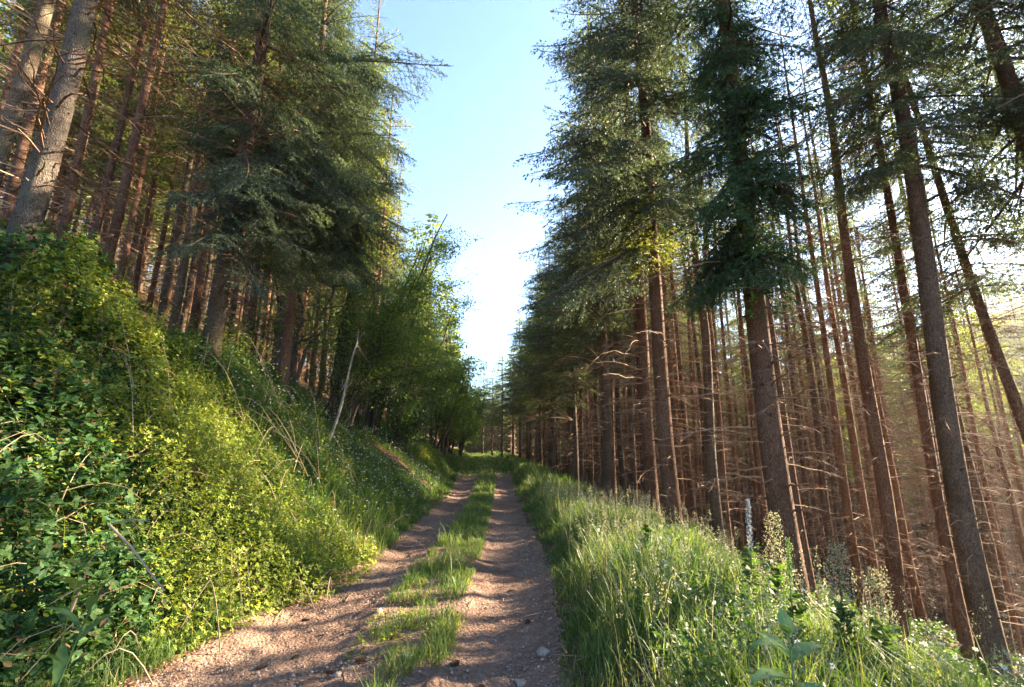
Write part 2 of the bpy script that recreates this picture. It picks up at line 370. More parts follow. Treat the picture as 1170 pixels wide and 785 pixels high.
# ---------------------------------------------------------------- conifers
def needle_tpl():
    # a flat little blade, base at 0, 1 long along x, 1 wide
    return np.array([[0, 0, 0], [.45, .5, 0], [1, 0, 0], [.45, -.5, 0]]), np.array([[0, 1, 2, 3]])
NV, NF = needle_tpl()
def make_branch(L, lod, droop):
    """one live bough along +x. lod 0 near, 1 far. returns tri arrays (V, F, M)"""
    g = Geo()
    n = 9; t = np.linspace(0, 1, n); ph = rs.rand() * 6
    ax = np.stack([L * t, .06 * L * np.sin(t * 3 + ph) * t, -droop * L * t ** 1.6 + .10 * L * t ** 4], -1)
    tube(g, ax, (.010 + .007 * L) * (1 - .85 * t), 3 if lod else 4, 1, cap=False)
    seg = []                                             # shoots: p0, p1, size
    sp = .12 if lod == 0 else .17
    ss = np.arange(.12 * L + .05, L, sp)
    for s in ss:
        f = s / L; p = np.array([np.interp(f, t, ax[:, k]) for k in range(3)])
        for side in (-1, 1):
            if rs.rand() < .10: continue
            l = (.52 * (L - s) + .14) * rs.uniform(.65, 1.1); l = min(l, 1.0) * (0.55 + .45 * min(1, f * 3))
            a = side * R(rs.uniform(42, 66)); dz = rs.uniform(-.75, -.08) * (1 if droop > 0 else .4)
            d = np.array([math.cos(a), math.sin(a), dz]); d /= np.linalg.norm(d)
            q = p + d * l + np.array([0, 0, -.25 * l * l])
            mid = p + d * l * .5
            seg.append((p, mid, 1)); seg.append((mid, q, 1))
            step = .125 if lod == 0 else .2
            for u in np.arange(.10, l - .04, step):
                pp = p + d * u + np.array([0, 0, -.25 * u * u])
                for s2 in (-1, 1):
                    l2 = min(.30, (l - u) * .6 + .06) * rs.uniform(.6, 1.15)
                    a2 = a + s2 * R(rs.uniform(35, 60))
                    d2 = np.array([math.cos(a2), math.sin(a2), rs.uniform(-1.1, .0)]); d2 /= np.linalg.norm(d2)
                    seg.append((pp, pp + d2 * l2, .8))
    seg.append((ax[-3], ax[-1] + np.array([.05, 0, 0]), 1))
    P0 = np.array([s[0] for s in seg]); P1 = np.array([s[1] for s in seg])
    ln = np.linalg.norm(P1 - P0, axis=1)
    per = 105 if lod == 0 else 26
    cnt = np.maximum(2, (ln * per).astype(int))
    ii = np.repeat(np.arange(len(seg)), cnt)
    f = rs.rand(len(ii)); p = P0[ii] + (P1 - P0)[ii] * f[:, None]
    D = (P1 - P0)[ii] / ln[ii][:, None]
    nl, nw = ((.036, .011) if lod == 0 else (.065, .028))
    side = rdir(len(ii)); side -= (side * D).sum(1)[:, None] * D; side /= np.linalg.norm(side, axis=1)[:, None] + 1e-9
    side[:, 2] *= .55
    nd = D * rs.uniform(.5, .9, (len(ii), 1)) + side * rs.uniform(.5, 1.0, (len(ii), 1))
    s = rs.uniform(.75, 1.25, len(ii))
    M = frames(nd, rdir(len(ii), .8), np.stack([nl * s, nw * s, s], -1))
    inst(g, NV, NF, M, p, 0)
    # twig wood as thin ribbons
    lng = ln > .16
    a, b = P0[lng], P1[lng]; d = b - a
    sv = np.cross(d, np.array([0, 0, 1.0])); sv /= np.linalg.norm(sv, axis=1)[:, None] + 1e-9; sv *= .0035 if lod == 0 else .006
    V = np.stack([a - sv, a + sv, b + sv * .3, b - sv * .3], 1).reshape(-1, 3)
    g.add(V, np.arange(len(V)).reshape(-1, 4), 1)
    return g.tri()
BR = {}
for lod in (0, 1):
    for L in (.7, 1.4, 2.2, 3.0):
        BR[lod, L] = [make_branch(L, lod, .24 + .1 * k) for k in range(3 if lod == 0 else 2)]

def crown_mesh(name, H, zb, Lmax, lod, mat, whorl=.36, per=5, bias=None, sparse=0.0, zfull=.35, tip=1.0, hang=0.0):
    """crown from height zb to H; bias=(azimuth, low, amount): boughs on that side reach lower and longer"""
    g = Geo(); z = zb - (bias[1] if bias else 0)
    while z < H - .15:
        t = (z - zb) / (H - zb)
        for k in range(per):
            if rs.rand() < sparse: continue
            az = rs.rand() * 2 * np.pi
            prof = min(1, .62 + max(t, 0) / zfull * .38) * (1 - max(t, 0)) ** .85 * tip + .06
            L = Lmax * prof * rs.uniform(.5, 1.22)
            if bias:
                c = math.cos(az - bias[0])
                if t < 0 and c < .1: continue
                L *= 1 + bias[2] * c
            if L < .22: continue
            key = min((.7, 1.4, 2.2, 3.0), key=lambda q: abs(q - L)); V, Fc, Mm = BR[lod, key][rs.randint(len(BR[lod, key]))]
            s = L / key; pitch = R(-14 - hang + 50 * max(t, 0) ** 1.3 + rs.uniform(-10, 8))
            roll = R(rs.uniform(-18, 18))
            Mx = Matrix.Rotation(az, 3, 'Z') @ Matrix.Rotation(-pitch, 3, 'Y') @ Matrix.Rotation(roll, 3, 'X')
            Mx = np.array(Mx) * s
            W = V @ Mx.T + np.array([0, 0, z + rs.uniform(-.14, .14) * (1 if lod else .5)])
            g.V.append(W.astype(np.float32)); g.F.append(Fc + g.n); g.M.append(Mm); g.n += len(W)
        z += whorl * rs.uniform(.8, 1.2)
    return g.mesh(name, [mat, M_twig])

def trunk_mesh(name, H, r0, sides=14, mat=None, knots=60, wob=.05):
    g = Geo(); n = 44
    z = np.concatenate([[-.6, -.1, .1, .3, .6], np.linspace(1, H, n)])
    r = r0 * (1 - np.clip(z, 0, H) / H) ** .8 * .92 + .012 + r0 * .55 * np.exp(-np.clip(z + .1, 0, None) / .28)
    P = np.stack([wob * noise2(z, z * 0, 3.1, 51 + rs.randint(9)), wob * noise2(z, z * 0, 3.7, 61 + rs.randint(9)), z], -1)
    P[:, :2] -= P[2, :2]
    tube(g, P, r, sides, 0, jit=.05)
    for k in range(knots):                       # short broken stubs
        zz = rs.uniform(.8, H * .55); a = rs.rand() * 6.28; rr = np.interp(zz, z, r)
        c = np.array([np.interp(zz, z, P[:, 0]), np.interp(zz, z, P[:, 1]), zz]); d = np.array([math.cos(a), math.sin(a), rs.uniform(-.2, .4)])
        l = rs.uniform(.02, .10); tube(g, [c + d * rr * .8, c + d * (rr + l)], [.016 * (rr / .15) ** .5, .006], 5, 0)
    me = g.mesh(name, [mat], True); return me

def dead_mesh(name, z0, z1, n, Lr, r_at, fuzz=7, twig=.004):
    g = Geo(); rib0 = []; 
    for k in range(n):
        z = z0 + (z1 - z0) * rs.rand() ** .8; a = rs.rand() * 6.28; L = rs.uniform(*Lr) * (.55 + .45 * (z - z0) / (z1 - z0 + .01)); rr = r_at * .8
        t = np.linspace(0, 1, 6); up = rs.uniform(-.25, .35); dr = rs.uniform(.0, .45)
        bend_ = rs.uniform(-.25, .25)
        x = t * L; y = bend_ * t ** 2 * L; zz = up * x - dr * L * t ** 2
        c, s = math.cos(a), math.sin(a)
        P = np.stack([(x + rr) * c - y * s, (x + rr) * s + y * c, z + zz], -1); P[0] = [0, 0, z]
        P[1:-1] += rs.normal(size=(4, 3)) * .014 * L
        tube(g, P, (.0085 + .0035 * L) * (1 - .8 * t), 3, 0, cap=False)
        for q in range(fuzz):
            f = rs.uniform(.2, 1); p = np.array([np.interp(f, t, P[:, i]) for i in range(3)])
            az = a + rs.choice([-1, 1]) * R(rs.uniform(30, 75)); l = rs.uniform(.12, .42) * min(1, L)
            d = np.array([math.cos(az), math.sin(az), rs.uniform(-.7, .3)])
            m_ = p + d * l * .5; e_ = p + d * l + np.array([0, 0, -.18 * l])
            rib0 += [(p, m_, twig), (m_, e_, twig * .6)]
            if rs.rand() < .6:
                a3 = az + rs.uniform(-1, 1); d3 = np.array([math.cos(a3), math.sin(a3), rs.uniform(-.6, .2)])
                rib0.append((m_, m_ + d3 * l * .5, twig * .5))
    a = np.array([r[0] for r in rib0]); b = np.array([r[1] for r in rib0]); w_ = np.array([r[2] for r in rib0])
    d = b - a; sv = np.cross(d, rdir(len(d))); sv /= np.linalg.norm(sv, axis=1)[:, None] + 1e-9; sv *= w_[:, None]
    V = np.stack([a - sv, a + sv, b + sv * .4, b - sv * .4], 1).reshape(-1, 3)
    g.add(V, np.arange(len(V)).reshape(-1, 4), 0)
    return g.mesh(name, [M_dead])

used_empty = []
def plant_tree(kind, label, x, y, parts, rz=0.0, s=(1, 1, 1), lean=(0, 0), group=None, cat="tree", sink=.05):
    t = thing(kind, label, cat, (x, y, float(height(x, y)) - sink), 0, group)
    t.rotation_euler = (R(lean[0]), R(lean[1]), rz); t.scale = s
    for nm, me in parts: obj(nm, me, t)
    return t

# stand trees (slim, crowns high, dead twigs below): 18 m tall
H0 = 17.0
TR_S = [trunk_mesh("stand_trunk", H0, .088, 9, m, 40) for m in (M_bark_red, M_bark, M_bark_red)]
CR_S = [crown_mesh("stand_crown", H0, zb, Lm, 1, mt, .46, 5, None, .22, .25) for zb, Lm, mt in
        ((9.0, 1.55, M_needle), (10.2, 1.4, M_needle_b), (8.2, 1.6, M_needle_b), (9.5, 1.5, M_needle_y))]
CR_W = [crown_mesh("wood_crown", H0, zb, Lm, 1, mt, .5, 5, None, .30, .25) for zb, Lm, mt in
        ((6.0, 1.9, M_needle_b), (7.0, 1.8, M_needle), (5.2, 1.7, M_needle_b), (7.5, 1.9, M_needle_y))]
DE_S = [dead_mesh("stand_dead_branches", .5, 10.0, 95, (.35, 1.3), .09, 9, .004) for _ in range(3)]
DE_L = [dead_mesh("edge_dead_branches", 1.6, 8.0, 90, (.5, 2.2), .15, 9) for _ in range(2)]
# far roadside trees with low crowns
CR_E = [crown_mesh("roadside_crown", 17, 6.0, 2.5, 1, mt, .42, 6, b, .14, .3) for mt, b in
        ((M_needle, (math.pi, .9, .2)), (M_needle_b, (math.pi, .5, .1)), (M_needle, None))]
TR_E = [trunk_mesh("roadside_trunk", 17, .13, 12, m, 60) for m in (M_bark_red, M_bark)]
# near crowns, fine needles
CR_N = {
 'R1': crown_mesh("crown", 17, 7.6, 2.3, 0, M_needle, .50, 4, None, .25, .3),
 'R2': crown_mesh("crown", 19, 5.7, 2.9, 0, M_needle, .46, 5, (math.pi, .4, .25), .16, .2, hang=4),
 'R3': crown_mesh("crown", 18, 6.6, 2.5, 0, M_needle, .48, 4, None, .15, .3),
 'L2': crown_mesh("crown", 17, 3.4, 2.4, 0, M_needle, .56, 6, (0.0, .7, .45), .16, .2, hang=5),
 'L3': crown_mesh("crown", 16, 4.2, 2.7, 0, M_needle, .56, 6, (-.1, .8, .4), .2, .15, hang=4),
}
OCC = []                                            # occupied spots
def ok_spot(x, y, r):
    return all((x - a) ** 2 + (y - b) ** 2 > (r + c) ** 2 for a, b, c in OCC)

def big(name_lab, pos, H, r0, bark, crown, crownH, zsc=1, rz=0, lean=(0, 0), dead=None, knots=90, extra=None, side=14):
    x, y = pos; OCC.append((x, y, .7))
    t = thing("spruce_tree", name_lab, "tree", (x, y, float(height(x, y)) - .05), 0)
    t.rotation_euler = (R(lean[0]), R(lean[1]), 0)
    obj("trunk", trunk_mesh("trunk", H, r0, side, bark, knots, .07), t)
    c = obj("crown", crown, t); c.rotation_euler[2] = rz; c.scale = (1, 1, H / crownH)
    if dead:
        for (me, sc_, ro) in dead:
            d = obj("dead_branches", me, t); d.scale = sc_; d.rotation_euler[2] = ro
    return t

# --- right-hand trees near the track
r1 = big("thick dark spruce beside the verge, dense green boughs hanging round its trunk", at(888, 507, 5.0), 17, .135, M_bark_red, CR_N['R1'], 17,
    dead=[(DE_L[0], (.9, .9, .75), 0.3)])
# dense bough cluster low on its trunk
def bough_cluster(n, zr, Lr, az0, spread, mat, name="bough_cluster"):
    g = Geo()
    for k in range(n):
        L = rs.uniform(*Lr); az = az0 + rs.uniform(-spread, spread); z = rs.uniform(*zr)
        key = min((.7, 1.4, 2.2, 3.0), key=lambda q: abs(q - L)); V, Fc, Mm = BR[0, key][rs.randint(3)]
        Mx = np.array(Matrix.Rotation(az, 3, 'Z') @ Matrix.Rotation(R(rs.uniform(-2, 32)), 3, 'Y') @ Matrix.Rotation(R(rs.uniform(-30, 30)), 3, 'X')) * (L / key)
        W = V @ Mx.T + np.array([0, 0, z]); g.V.append(W.astype(np.float32)); g.F.append(Fc + g.n); g.M.append(Mm); g.n += len(W)
    return g.mesh(name, [mat, M_twig])
def ragged_boughs():
    g = Geo()
    for k in range(150):
        z = 3.7 + 3.9 * rs.rand(); f = (z - 3.7) / 3.9
        az = R(205 + rs.uniform(-70, 70) + 40 * f); L = rs.uniform(.55, 1.1) + .8 * rs.rand() ** 2 * math.sin(math.pi * min(1, f + .2))
        if f > .8: az = rs.rand() * 6.28
        if math.sin(z * 5.3 + az * 1.5) < -.55: continue
        key = min((.7, 1.4, 2.2, 3.0), key=lambda q: abs(q - L)); V, Fc, Mm = BR[0, key][rs.randint(3)]
        Mx = np.array(Matrix.Rotation(az, 3, 'Z') @ Matrix.Rotation(R(rs.uniform(5, 48)), 3, 'Y') @ Matrix.Rotation(R(rs.uniform(-35, 35)), 3, 'X')) * (L / key)
        W = V @ Mx.T + np.array([0, 0, z + .3]); g.V.append(W.astype(np.float32)); g.F.append(Fc + g.n); g.M.append(Mm); g.n += len(W)
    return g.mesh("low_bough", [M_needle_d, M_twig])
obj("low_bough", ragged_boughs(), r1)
r2 = big("tall spruce right of the track with long boughs reaching towards the sky gap", at(765, 507, 7.4), 19, .13, M_bark_red, CR_N['R2'], 19,
    dead=[(DE_L[1], (.8, .8, .6), 0.9)])
obj("sun_tinted_bough", bough_cluster(16, (4.9, 6.3), (.7, 1.2), R(215), R(60), M_needle_y), r2)  # sunlight on these boughs is put into their yellow needle colour
r3 = big("straight dark spruce leaning left on the near right slope, foremost bare trunk", at(1086, 507, 5.5), 18, .125, M_bark, CR_N['R3'], 18, lean=(0, 2.0), rz=2,
    dead=[(DE_L[0], (.5, .5, .7), 2.0)])
r4 = big("thick spruce trunk cut by the right edge of the view near its top", at(1262, 507, 5.2), 18, .13, M_bark, CR_N['R3'], 18, rz=4, dead=[(DE_L[1], (.5, .5, .7), 3.0)])
r5 = big("thin crooked spruce leaning left across the slope behind the foremost bare trunk", at(1205, 507, 6.6), 13, .085, M_bark, CR_N['R1'], 17, rz=1, lean=(0, -7), dead=[(DE_S[0], (.6, .6, .8), 1.0)], knots=30)
# --- left-hand trees near the track
def bank_pos(px, py, d): return at(px, py, d)
l1 = big("thick grey spruce trunk rising behind the bramble thicket, foremost on the left bank", at(14, 290, 5.2), 17, .14, M_bark_grey, CR_N['R3'], 18, rz=.5,
    lean=(0, 1.5), dead=[(DE_L[0], (1.25, 1.25, .7), 1.3)])
l0 = big("grey spruce trunk at the left edge behind the foremost grey one", at(-42, 290, 6.6), 17, .12, M_bark_grey, CR_N['R1'], 17, rz=2.5, lean=(0, 2.5), dead=[(DE_L[1], (.9, .9, .8), .3)])
p = at(240, 400, 7.0)
l2 = big("stout spruce at the top of the bank with the widest dark overhanging crown", p, 17, .13, M_bark, CR_N['L2'], 17, dead=[(DE_L[1], (1.0, 1.0, .7), 4.0)], lean=(0, 1))
p = hit(322, 446) or at(322, 446, 8)
l3 = big("slim spruce on the bank edge just left of the pale leaning snag", p, 16, .10, M_bark_red, CR_N['L3'], 16, dead=[(DE_S[0], (.7, .7, .7), 2.0)], knots=40)

obj("low_bough", bough_cluster(22, (3.9, 5.4), (1.4, 2.7), R(-12), R(45), M_needle), l3)
obj("low_bough", bough_cluster(10, (2.2, 3.8), (1.0, 2.0), R(-35), R(60), M_needle), l2)
# --- rows along both edges of the track
def small_parts(lowcrown, k):
    if lowcrown: return [("trunk", TR_E[k % 2]), ("crown", CR_E[k % 3]), ("dead_branches", DE_L[k % 2])]
    return [("trunk", TR_S[k % 3]), ("crown", CR_S[k % 4]), ("dead_branches", DE_S[k % 3])]
ordw = ["first", "second", "third", "fourth", "fifth", "sixth", "seventh", "eighth"]
k = 0
right_row = [(3.3, 9.6), (3.0, 11.9), (3.5, 14.2), (3.0, 16.6), (3.3, 19.2), (2.9, 21.8), (3.2, 24.5), (2.9, 27.5), (3.1, 31), (2.9, 34.5), (3.0, 38.5), (2.7, 43), (2.4, 48), (1.6, 54), (.8, 60), (0, 67)]
for i, (x, y) in enumerate(right_row):
    x += float(bend(y)); OCC.append((x, y, .6))
    s = rs.uniform(.9, 1.1)
    lab = ("%s low-crowned spruce from the nearest in the row right of the track" % ordw[i]) if i < 5 else "distant low-crowned spruce lining the right side of the track"
    plant_tree("spruce_tree", lab, x, y, small_parts(True, i), rs.uniform(-.5, .5), (s, s, s * rs.uniform(.66, .8) * (1.3 if i < 2 else 1)), group="spruces lining the right side of the track")
left_row = [(-4.9, 10.6), (-5.9, 12.5), (-6.3, 14.6), (-6.6, 17), (-6.8, 25), (-6.4, 29), (-6, 33), (-5.7, 37.5), (-5.3, 42), (-5, 47), (-4.8, 53), (-4.6, 60), (-4.6, 68)]
for i, (x, y) in enumerate(left_row):
    x += float(bend(y)) if i > 4 else 0; OCC.append((x, y, .6))
    s = rs.uniform(.8, 1.0)
    lab = ("%s spruce of the row on the left bank behind the pale leaning snag" % ordw[i]) if i < 4 else "distant spruce lining the left side of the track"
    t = plant_tree("spruce_tree", lab, x, y, small_parts(True, i + 1), math.pi + rs.uniform(-.5, .5), (s, s, s * rs.uniform(.85, 1.0)), group="spruces lining the left side of the track")

# --- the stand on the right slope: individual trees in rough planting rows
LIT = [(-2.4, 5.4, 1.2, 1.4), (-2.9, 4.6, 2.0, 1.1), (-3.8, 4.9, 3.2, 1.2), (-.6, 5.6, 0, .6), (1.8, 5.4, .6, .5), (-2.8, 14.5, 1.0, 1.0), (-3.8, 7.5, 5.5, .9), (-4.5, 5.2, 7, .8)]
def blocks_sun(x, y, H=17, zb=8.0, rc=1.3):
    z0 = float(height(x, y))
    for lx, ly, lz, wdt in LIT:
        dx, dy = x - lx, y - ly
        sx, sy = math.sin(R(SUN_AZ)), math.cos(R(SUN_AZ))
        a = dx * sx + dy * sy; b = abs(dx * sy - dy * sx)
        if a < 1: continue
        zr = lz + a * math.tan(R(SUN_EL)) - z0
        if b < wdt + .7 and zb - .5 < zr < H: return True
    return False
named = [(1020, 703), (1081, 731), (1004, 700), (974, 685), (1101, 741), (1048, 721)]
nlab = ["slim spruce of the right slope whose foot shows between the third and fourth gaps", "", "", "", "", ""]
cnt = 0
def stand_tree(x, y, lab, grp, sc_=None, bare=False):
    global cnt
    s = rs.uniform(.72, 1.15) if sc_ is None else sc_
    hz = rs.uniform(.88, 1.12)
    k = rs.randint(12)
    if bare: plant_tree("spruce_tree", lab, x, y, [("trunk", TR_S[k % 3]), ("dead_branches", DE_S[(k // 4) % 3])], rs.rand() * 6.28, (s, s, hz * rs.uniform(.6, .8)), (rs.uniform(-1.2, 1.2), rs.uniform(-1.5, 1.2)), grp)
    else: plant_tree("spruce_tree", lab, x, y, [("trunk", TR_S[k % 3]), ("crown", (CR_W if x < 0 else CR_S)[k % 4]), ("dead_branches", DE_S[(k // 4) % 3])], rs.rand() * 6.28, (s, s, hz), (rs.uniform(-1.2, 1.2), rs.uniform(-1.5, 1.2)), grp)
    OCC.append((x, y, .35)); cnt += 1
foot = [((1020, 703), "slim spruce left of the foremost bare trunk, its foot in the ferns"), 
        ((974, 685), "slim spruce on the slope right of the thick dark one"), ((940, 655), "slim spruce showing close behind the thick dark one, on its right")]
for (pp, lab) in foot:
    q = hit(*pp)
    if q and ok_spot(q[0], q[1], .3): stand_tree(q[0], q[1], lab, "slim spruces on the right slope", 1.0)
cand = []; OVER = []
sp = 1.36
for i in range(-20, 50):
    for j in range(-14, 70):
        x = 3.9 + i * sp * .95 + rs.uniform(-.45, .45); y = j * sp + (i % 2) * .8 + rs.uniform(-.5, .5)
        if x < float(err_(y)) + 2.5: continue
        d = math.hypot(x, y); 
        if d < 7.6 or d > 62: continue
        azm = math.degrees(math.atan2(x, y))
        infr = azm < 51
        if not infr and (azm > 85 or d > 13): continue
        if d > 22 and rs.rand() > (22 / d) ** 1.6: continue
        if not infr and rs.rand() < .35: continue
        cand.append((d + (14 if not infr else 0), x, y))
cand.sort()
for d, x, y in cand:
    if cnt >= 192: OVER.append((x, y)); continue
    if len(OVER) > 110: break
    if not ok_spot(x, y, .3): continue
    bare = blocks_sun(x, y)  # trees in the sun's way are left crownless to light the bank
    if bare and (math.degrees(math.atan2(x, y)) > 51 or rs.rand() < .3): continue
    stand_tree(x, y, "slim spruce left without a crown to let sun through the planted stand on the right slope" if bare else "unseen spruce added right of the view to shade the near track", "needleless spruces on the right slope" if bare else "slim spruces on the right slope", None, bare)
n_off = 0  # unseen trees added outside the frame to shade the near track
for k in range(4000):
    x, y = rs.uniform(8, 25), rs.uniform(-3, 15); azm = math.degrees(math.atan2(x, y)); d = math.hypot(x, y)
    if azm < 53 or d < 9 or d > 26 or n_off >= 34: continue
    if not ok_spot(x, y, .9) or blocks_sun(x, y, 17, 7.0): continue
    stand_tree(x, y, "unseen spruce added right of the view to shade the near track", "slim spruces on the right slope"); n_off += 1
print("right stand", cnt, n_off)
# --- the wood on the left slope
n_right = cnt; cand = []
for i in range(0, 16):
    for j in range(0, 40):
        x = -5.6 - i * 1.65 + rs.uniform(-.5, .5); y = 2.5 + j * 1.65 + (i % 2) * .9 + rs.uniform(-.5, .5)
        azm = math.degrees(math.atan2(-x, y)); d = math.hypot(x, y)
        if azm > 50 or d > 48 or d < 5.5: continue
        if d > 20 and rs.rand() > (20 / d) ** 1.3: continue
        cand.append((d, x, y))
cand.sort()
for d, x, y in cand:
    if cnt - n_right >= 72:
        OVER.append((x, y))
        if len(OVER) > 185: break
        continue
    if not ok_spot(x, y, .5): continue
    stand_tree(x, y, "slim spruce with brown dead twigs in the wood up the left slope", "slim spruces up the left slope", rs.uniform(.85, 1.3))
print("left wood", cnt - n_right)

# --- the wood beyond the trees one can tell apart: one mass
def far_forest(name, pts, Hr, wide=2.0, lowb=.35, mul=1, sz=1.0):
    g = Geo()
    for (x, y) in pts:
        H = rs.uniform(*Hr); z = float(height(x, y)); n = int(420 * mul * (wide / 2) ** 2); zb = H * rs.uniform(lowb, lowb + .15)
        tube(g, [[x, y, z - .5], [x, y, z + H * .5], [x, y, z + H]], [.13, .09, .02], 4, 1, cap=False)
        f = rs.rand(n) ** 1.25; zz = zb + (H - zb) * f; rr = (1 - f) ** .8 * wide * rs.rand(n) ** .6 + .05
        bz = np.floor(zz / .55) * .55 + rs.rand(n) * .22; a = rs.rand(n) * 6.28
        P = np.stack([x + np.cos(a) * rr, y + np.sin(a) * rr, z + bz - rr * .25], -1)
        D = np.stack([np.cos(a), np.sin(a), -.25 + 0 * a], -1) + rs.normal(size=(n, 3)) * .3
        inst(g, LEAF2_, np.array([[0, 1, 2], [0, 2, 3]]), frames(D, rdir(n, 1.5), np.stack([rs.uniform(.3, .7, n), rs.uniform(.25, .5, n), np.full(n, .4)], -1) * sz), P, 0)
        m_ = 40 * mul; zz = z + rs.uniform(.5, zb, m_); a = rs.rand(m_) * 6.28; l = rs.uniform(.5, 1.5, m_)
        P = np.stack([np.full(m_, x), np.full(m_, y), zz], -1); D = np.stack([np.cos(a), np.sin(a), rs.uniform(-.4, .2, m_)], -1)
        inst(g, LEAF2_, np.array([[0, 1, 2], [0, 2, 3]]), frames(D, rdir(m_), np.stack([l, l * .05 * sz, l], -1)), P, 2)
    return obj(name, g.mesh(name, [M_needle_b, M_bark, M_dead]), kind="stuff")
LEAF2_ = np.array([[0, 0, 0], [.5, .28, .06], [1, 0, -.04], [.5, -.28, .06]])
pts = []
for k in range(60000):
    az = rs.uniform(-52, 62); d = 30 + 130 * rs.rand() ** .8
    x, y = d * math.sin(R(az)), d * math.cos(R(az)); tr = x - float(bend(min(y, 120)))
    if -4 < tr < 4 and y < 92: continue
    if x > 0 and d < 34: continue
    if d > 60 and rs.rand() > (60 / d) ** 1.2: continue
    if any((x - a) ** 2 + (y - b) ** 2 < 5.0 for a, b in pts): continue
    pts.append((x, y))
    if len(pts) >= 1050: break
near_axis = [p for p in pts if abs(p[0]) < 10 and p[1] > 82]; rest = [p for p in pts if p not in near_axis]
near_axis += [(rs.uniform(-12, 9), rs.uniform(88, 120)) for _ in range(110)]
print("far", len(pts), len(near_axis))
far_forest("stand_deeper_in", OVER, (13, 17), 1.7, .5, 5, .42)
far_forest("far_forest", rest, (13, 18)); far_forest("far_trees_at_track_end", near_axis, (9, 14), 3.4, .06)

# ---------------------------------------------------------------- broadleaf trees on the left bank
LEAF = (np.array([[0, 0, 0], [.35, .30, .05], [.72, .24, .05], [1, 0, -.06], [.72, -.24, .05], [.35, -.30, .05], [.5, 0, -.02]]),
        np.array([[0, 1, 6], [1, 2, 6], [2, 3, 6], [3, 4, 6], [4, 5, 6], [5, 0, 6]]))
LEAF2 = (np.array([[0, 0, 0], [.5, .28, .06], [1, 0, -.04], [.5, -.28, .06]]), np.array([[0, 1, 2], [0, 2, 3]]))
def broadleaf(label, x, y, stems, H, spreadv, mat, leaf=.07, per=34, leanx=.3, name="broadleaf_tree", bark=None, r0=.05, group=None, cl=.5):
    t = thing(name, label, "tree", (x, y, float(height(x, y)) - .05), 0, group)
    crown = Geo(); tips = []
    for s in range(stems):
        g = Geo(); a = rs.rand() * 6.28; hh = H * rs.uniform(.7, 1.05)
        n = 12; tt = np.linspace(0, 1, n)
        b0 = np.array([math.cos(a), math.sin(a), 0]) * rs.uniform(.05, .35)
        lx = leanx * rs.uniform(.5, 1.3); ly = rs.uniform(-.25, .25)
        P = b0 + np.stack([lx * hh * tt ** 1.5 + math.cos(a) * spreadv * tt, ly * hh * tt ** 1.4 + math.sin(a) * spreadv * tt, hh * tt], -1)
        P[1:] += rs.normal(size=(n - 1, 3)) * .05; P[:, 2] -= .25 * (tt == 0)
        tube(g, P, r0 * rs.uniform(.7, 1.2) * (1 - .85 * tt) + .006, 7, 0, jit=.08)
        for q in range(16):
            f = rs.uniform(.28, 1); p = np.array([np.interp(f, tt, P[:, i]) for i in range(3)])
            a2 = rs.rand() * 6.28; l = rs.uniform(.6, 1.7) * (1.15 - f * .6) * H / 7
            d = np.array([math.cos(a2) + .35 * (leanx > 0), math.sin(a2), rs.uniform(.1, .8)])
            k3 = np.linspace(0, 1, 5)[:, None]
            B = p + d * l * k3 + np.array([0, 0, -.18 * l]) * k3 ** 2 + rs.normal(size=(5, 3)) * .03 * k3
            tube(g, B, .018 * (1 - .8 * k3[:, 0]) * (1.2 - f * .5), 4, 0, cap=False)
            for f2 in (.4, .6, .8, 1.0): tips.append(B[0] + (B[-1] - B[0]) * f2 + rs.normal(size=3) * .12 * l)
            for z in range(3):
                c = B[rs.randint(2, 5)]; e = c + rs.normal(size=3) * .28; tips.append(e)
                tube(g, [c, (c + e) / 2 + rs.normal(size=3) * .03, e], [.007, .005, .003], 3, 0, cap=False)
        obj("trunk", g.mesh("trunk", [bark or M_bark_dec], True), t)
    tips = np.array(tips); c = np.repeat(tips, per, axis=0)
    pos = c + rs.normal(size=c.shape) * np.array([.30, .30, .17]) * cl * 1.2
    n = len(pos)
    M = frames(rdir(n, -.1), rdir(n, 1.2), leaf * rs.uniform(.6, 1.25, n))
    inst(crown, LEAF2[0], LEAF2[1], M, pos, 0)
    obj("crown", crown.mesh("crown", [mat]), t)
    return t
def onb(px, py): 
    q = hit(px, py); return q
broadleaf("many-stemmed green broadleaf tree with dark stems leaning over the left side of the track", -4.3, 13.2, 9, 5.2, .7, M_dec, .075, 20, .26, r0=.055)
broadleaf("tall pale green broadleaf tree standing highest beside the sky gap", -4.4, 16.5, 6, 7.4, 1.0, M_dec, .085, 24, .16, r0=.08)
broadleaf("young broadleaf tree with bright leaves between the snag and the many-stemmed tree", -4.6, 10.6, 4, 4.6, .6, M_dec, .065, 16, .05, r0=.04)
broadleaf("farther broadleaf tree drooping towards the track beyond the many-stemmed one", -3.9, 21.0, 6, 7.0, 1.0, M_dec, .10, 24, .20, r0=.07)
broadleaf("dark bushy sapling beneath the many-stemmed tree on the bank", -3.2, 16.8, 5, 3.0, .5, M_herb, .075, 14, .12, r0=.03)
broadleaf("green broadleaf tree closing the left side of the far track", -3.2, 27.0, 5, 6.5, .9, M_dec, .12, 22, .16, r0=.07)
bsrc = broadleaf("broadleaf tree lining the left side of the far track", -3.3, 32.0, 5, 6.3, 1.0, M_dec, .14, 20, .14, r0=.07, group="broadleaf trees lining the far track")
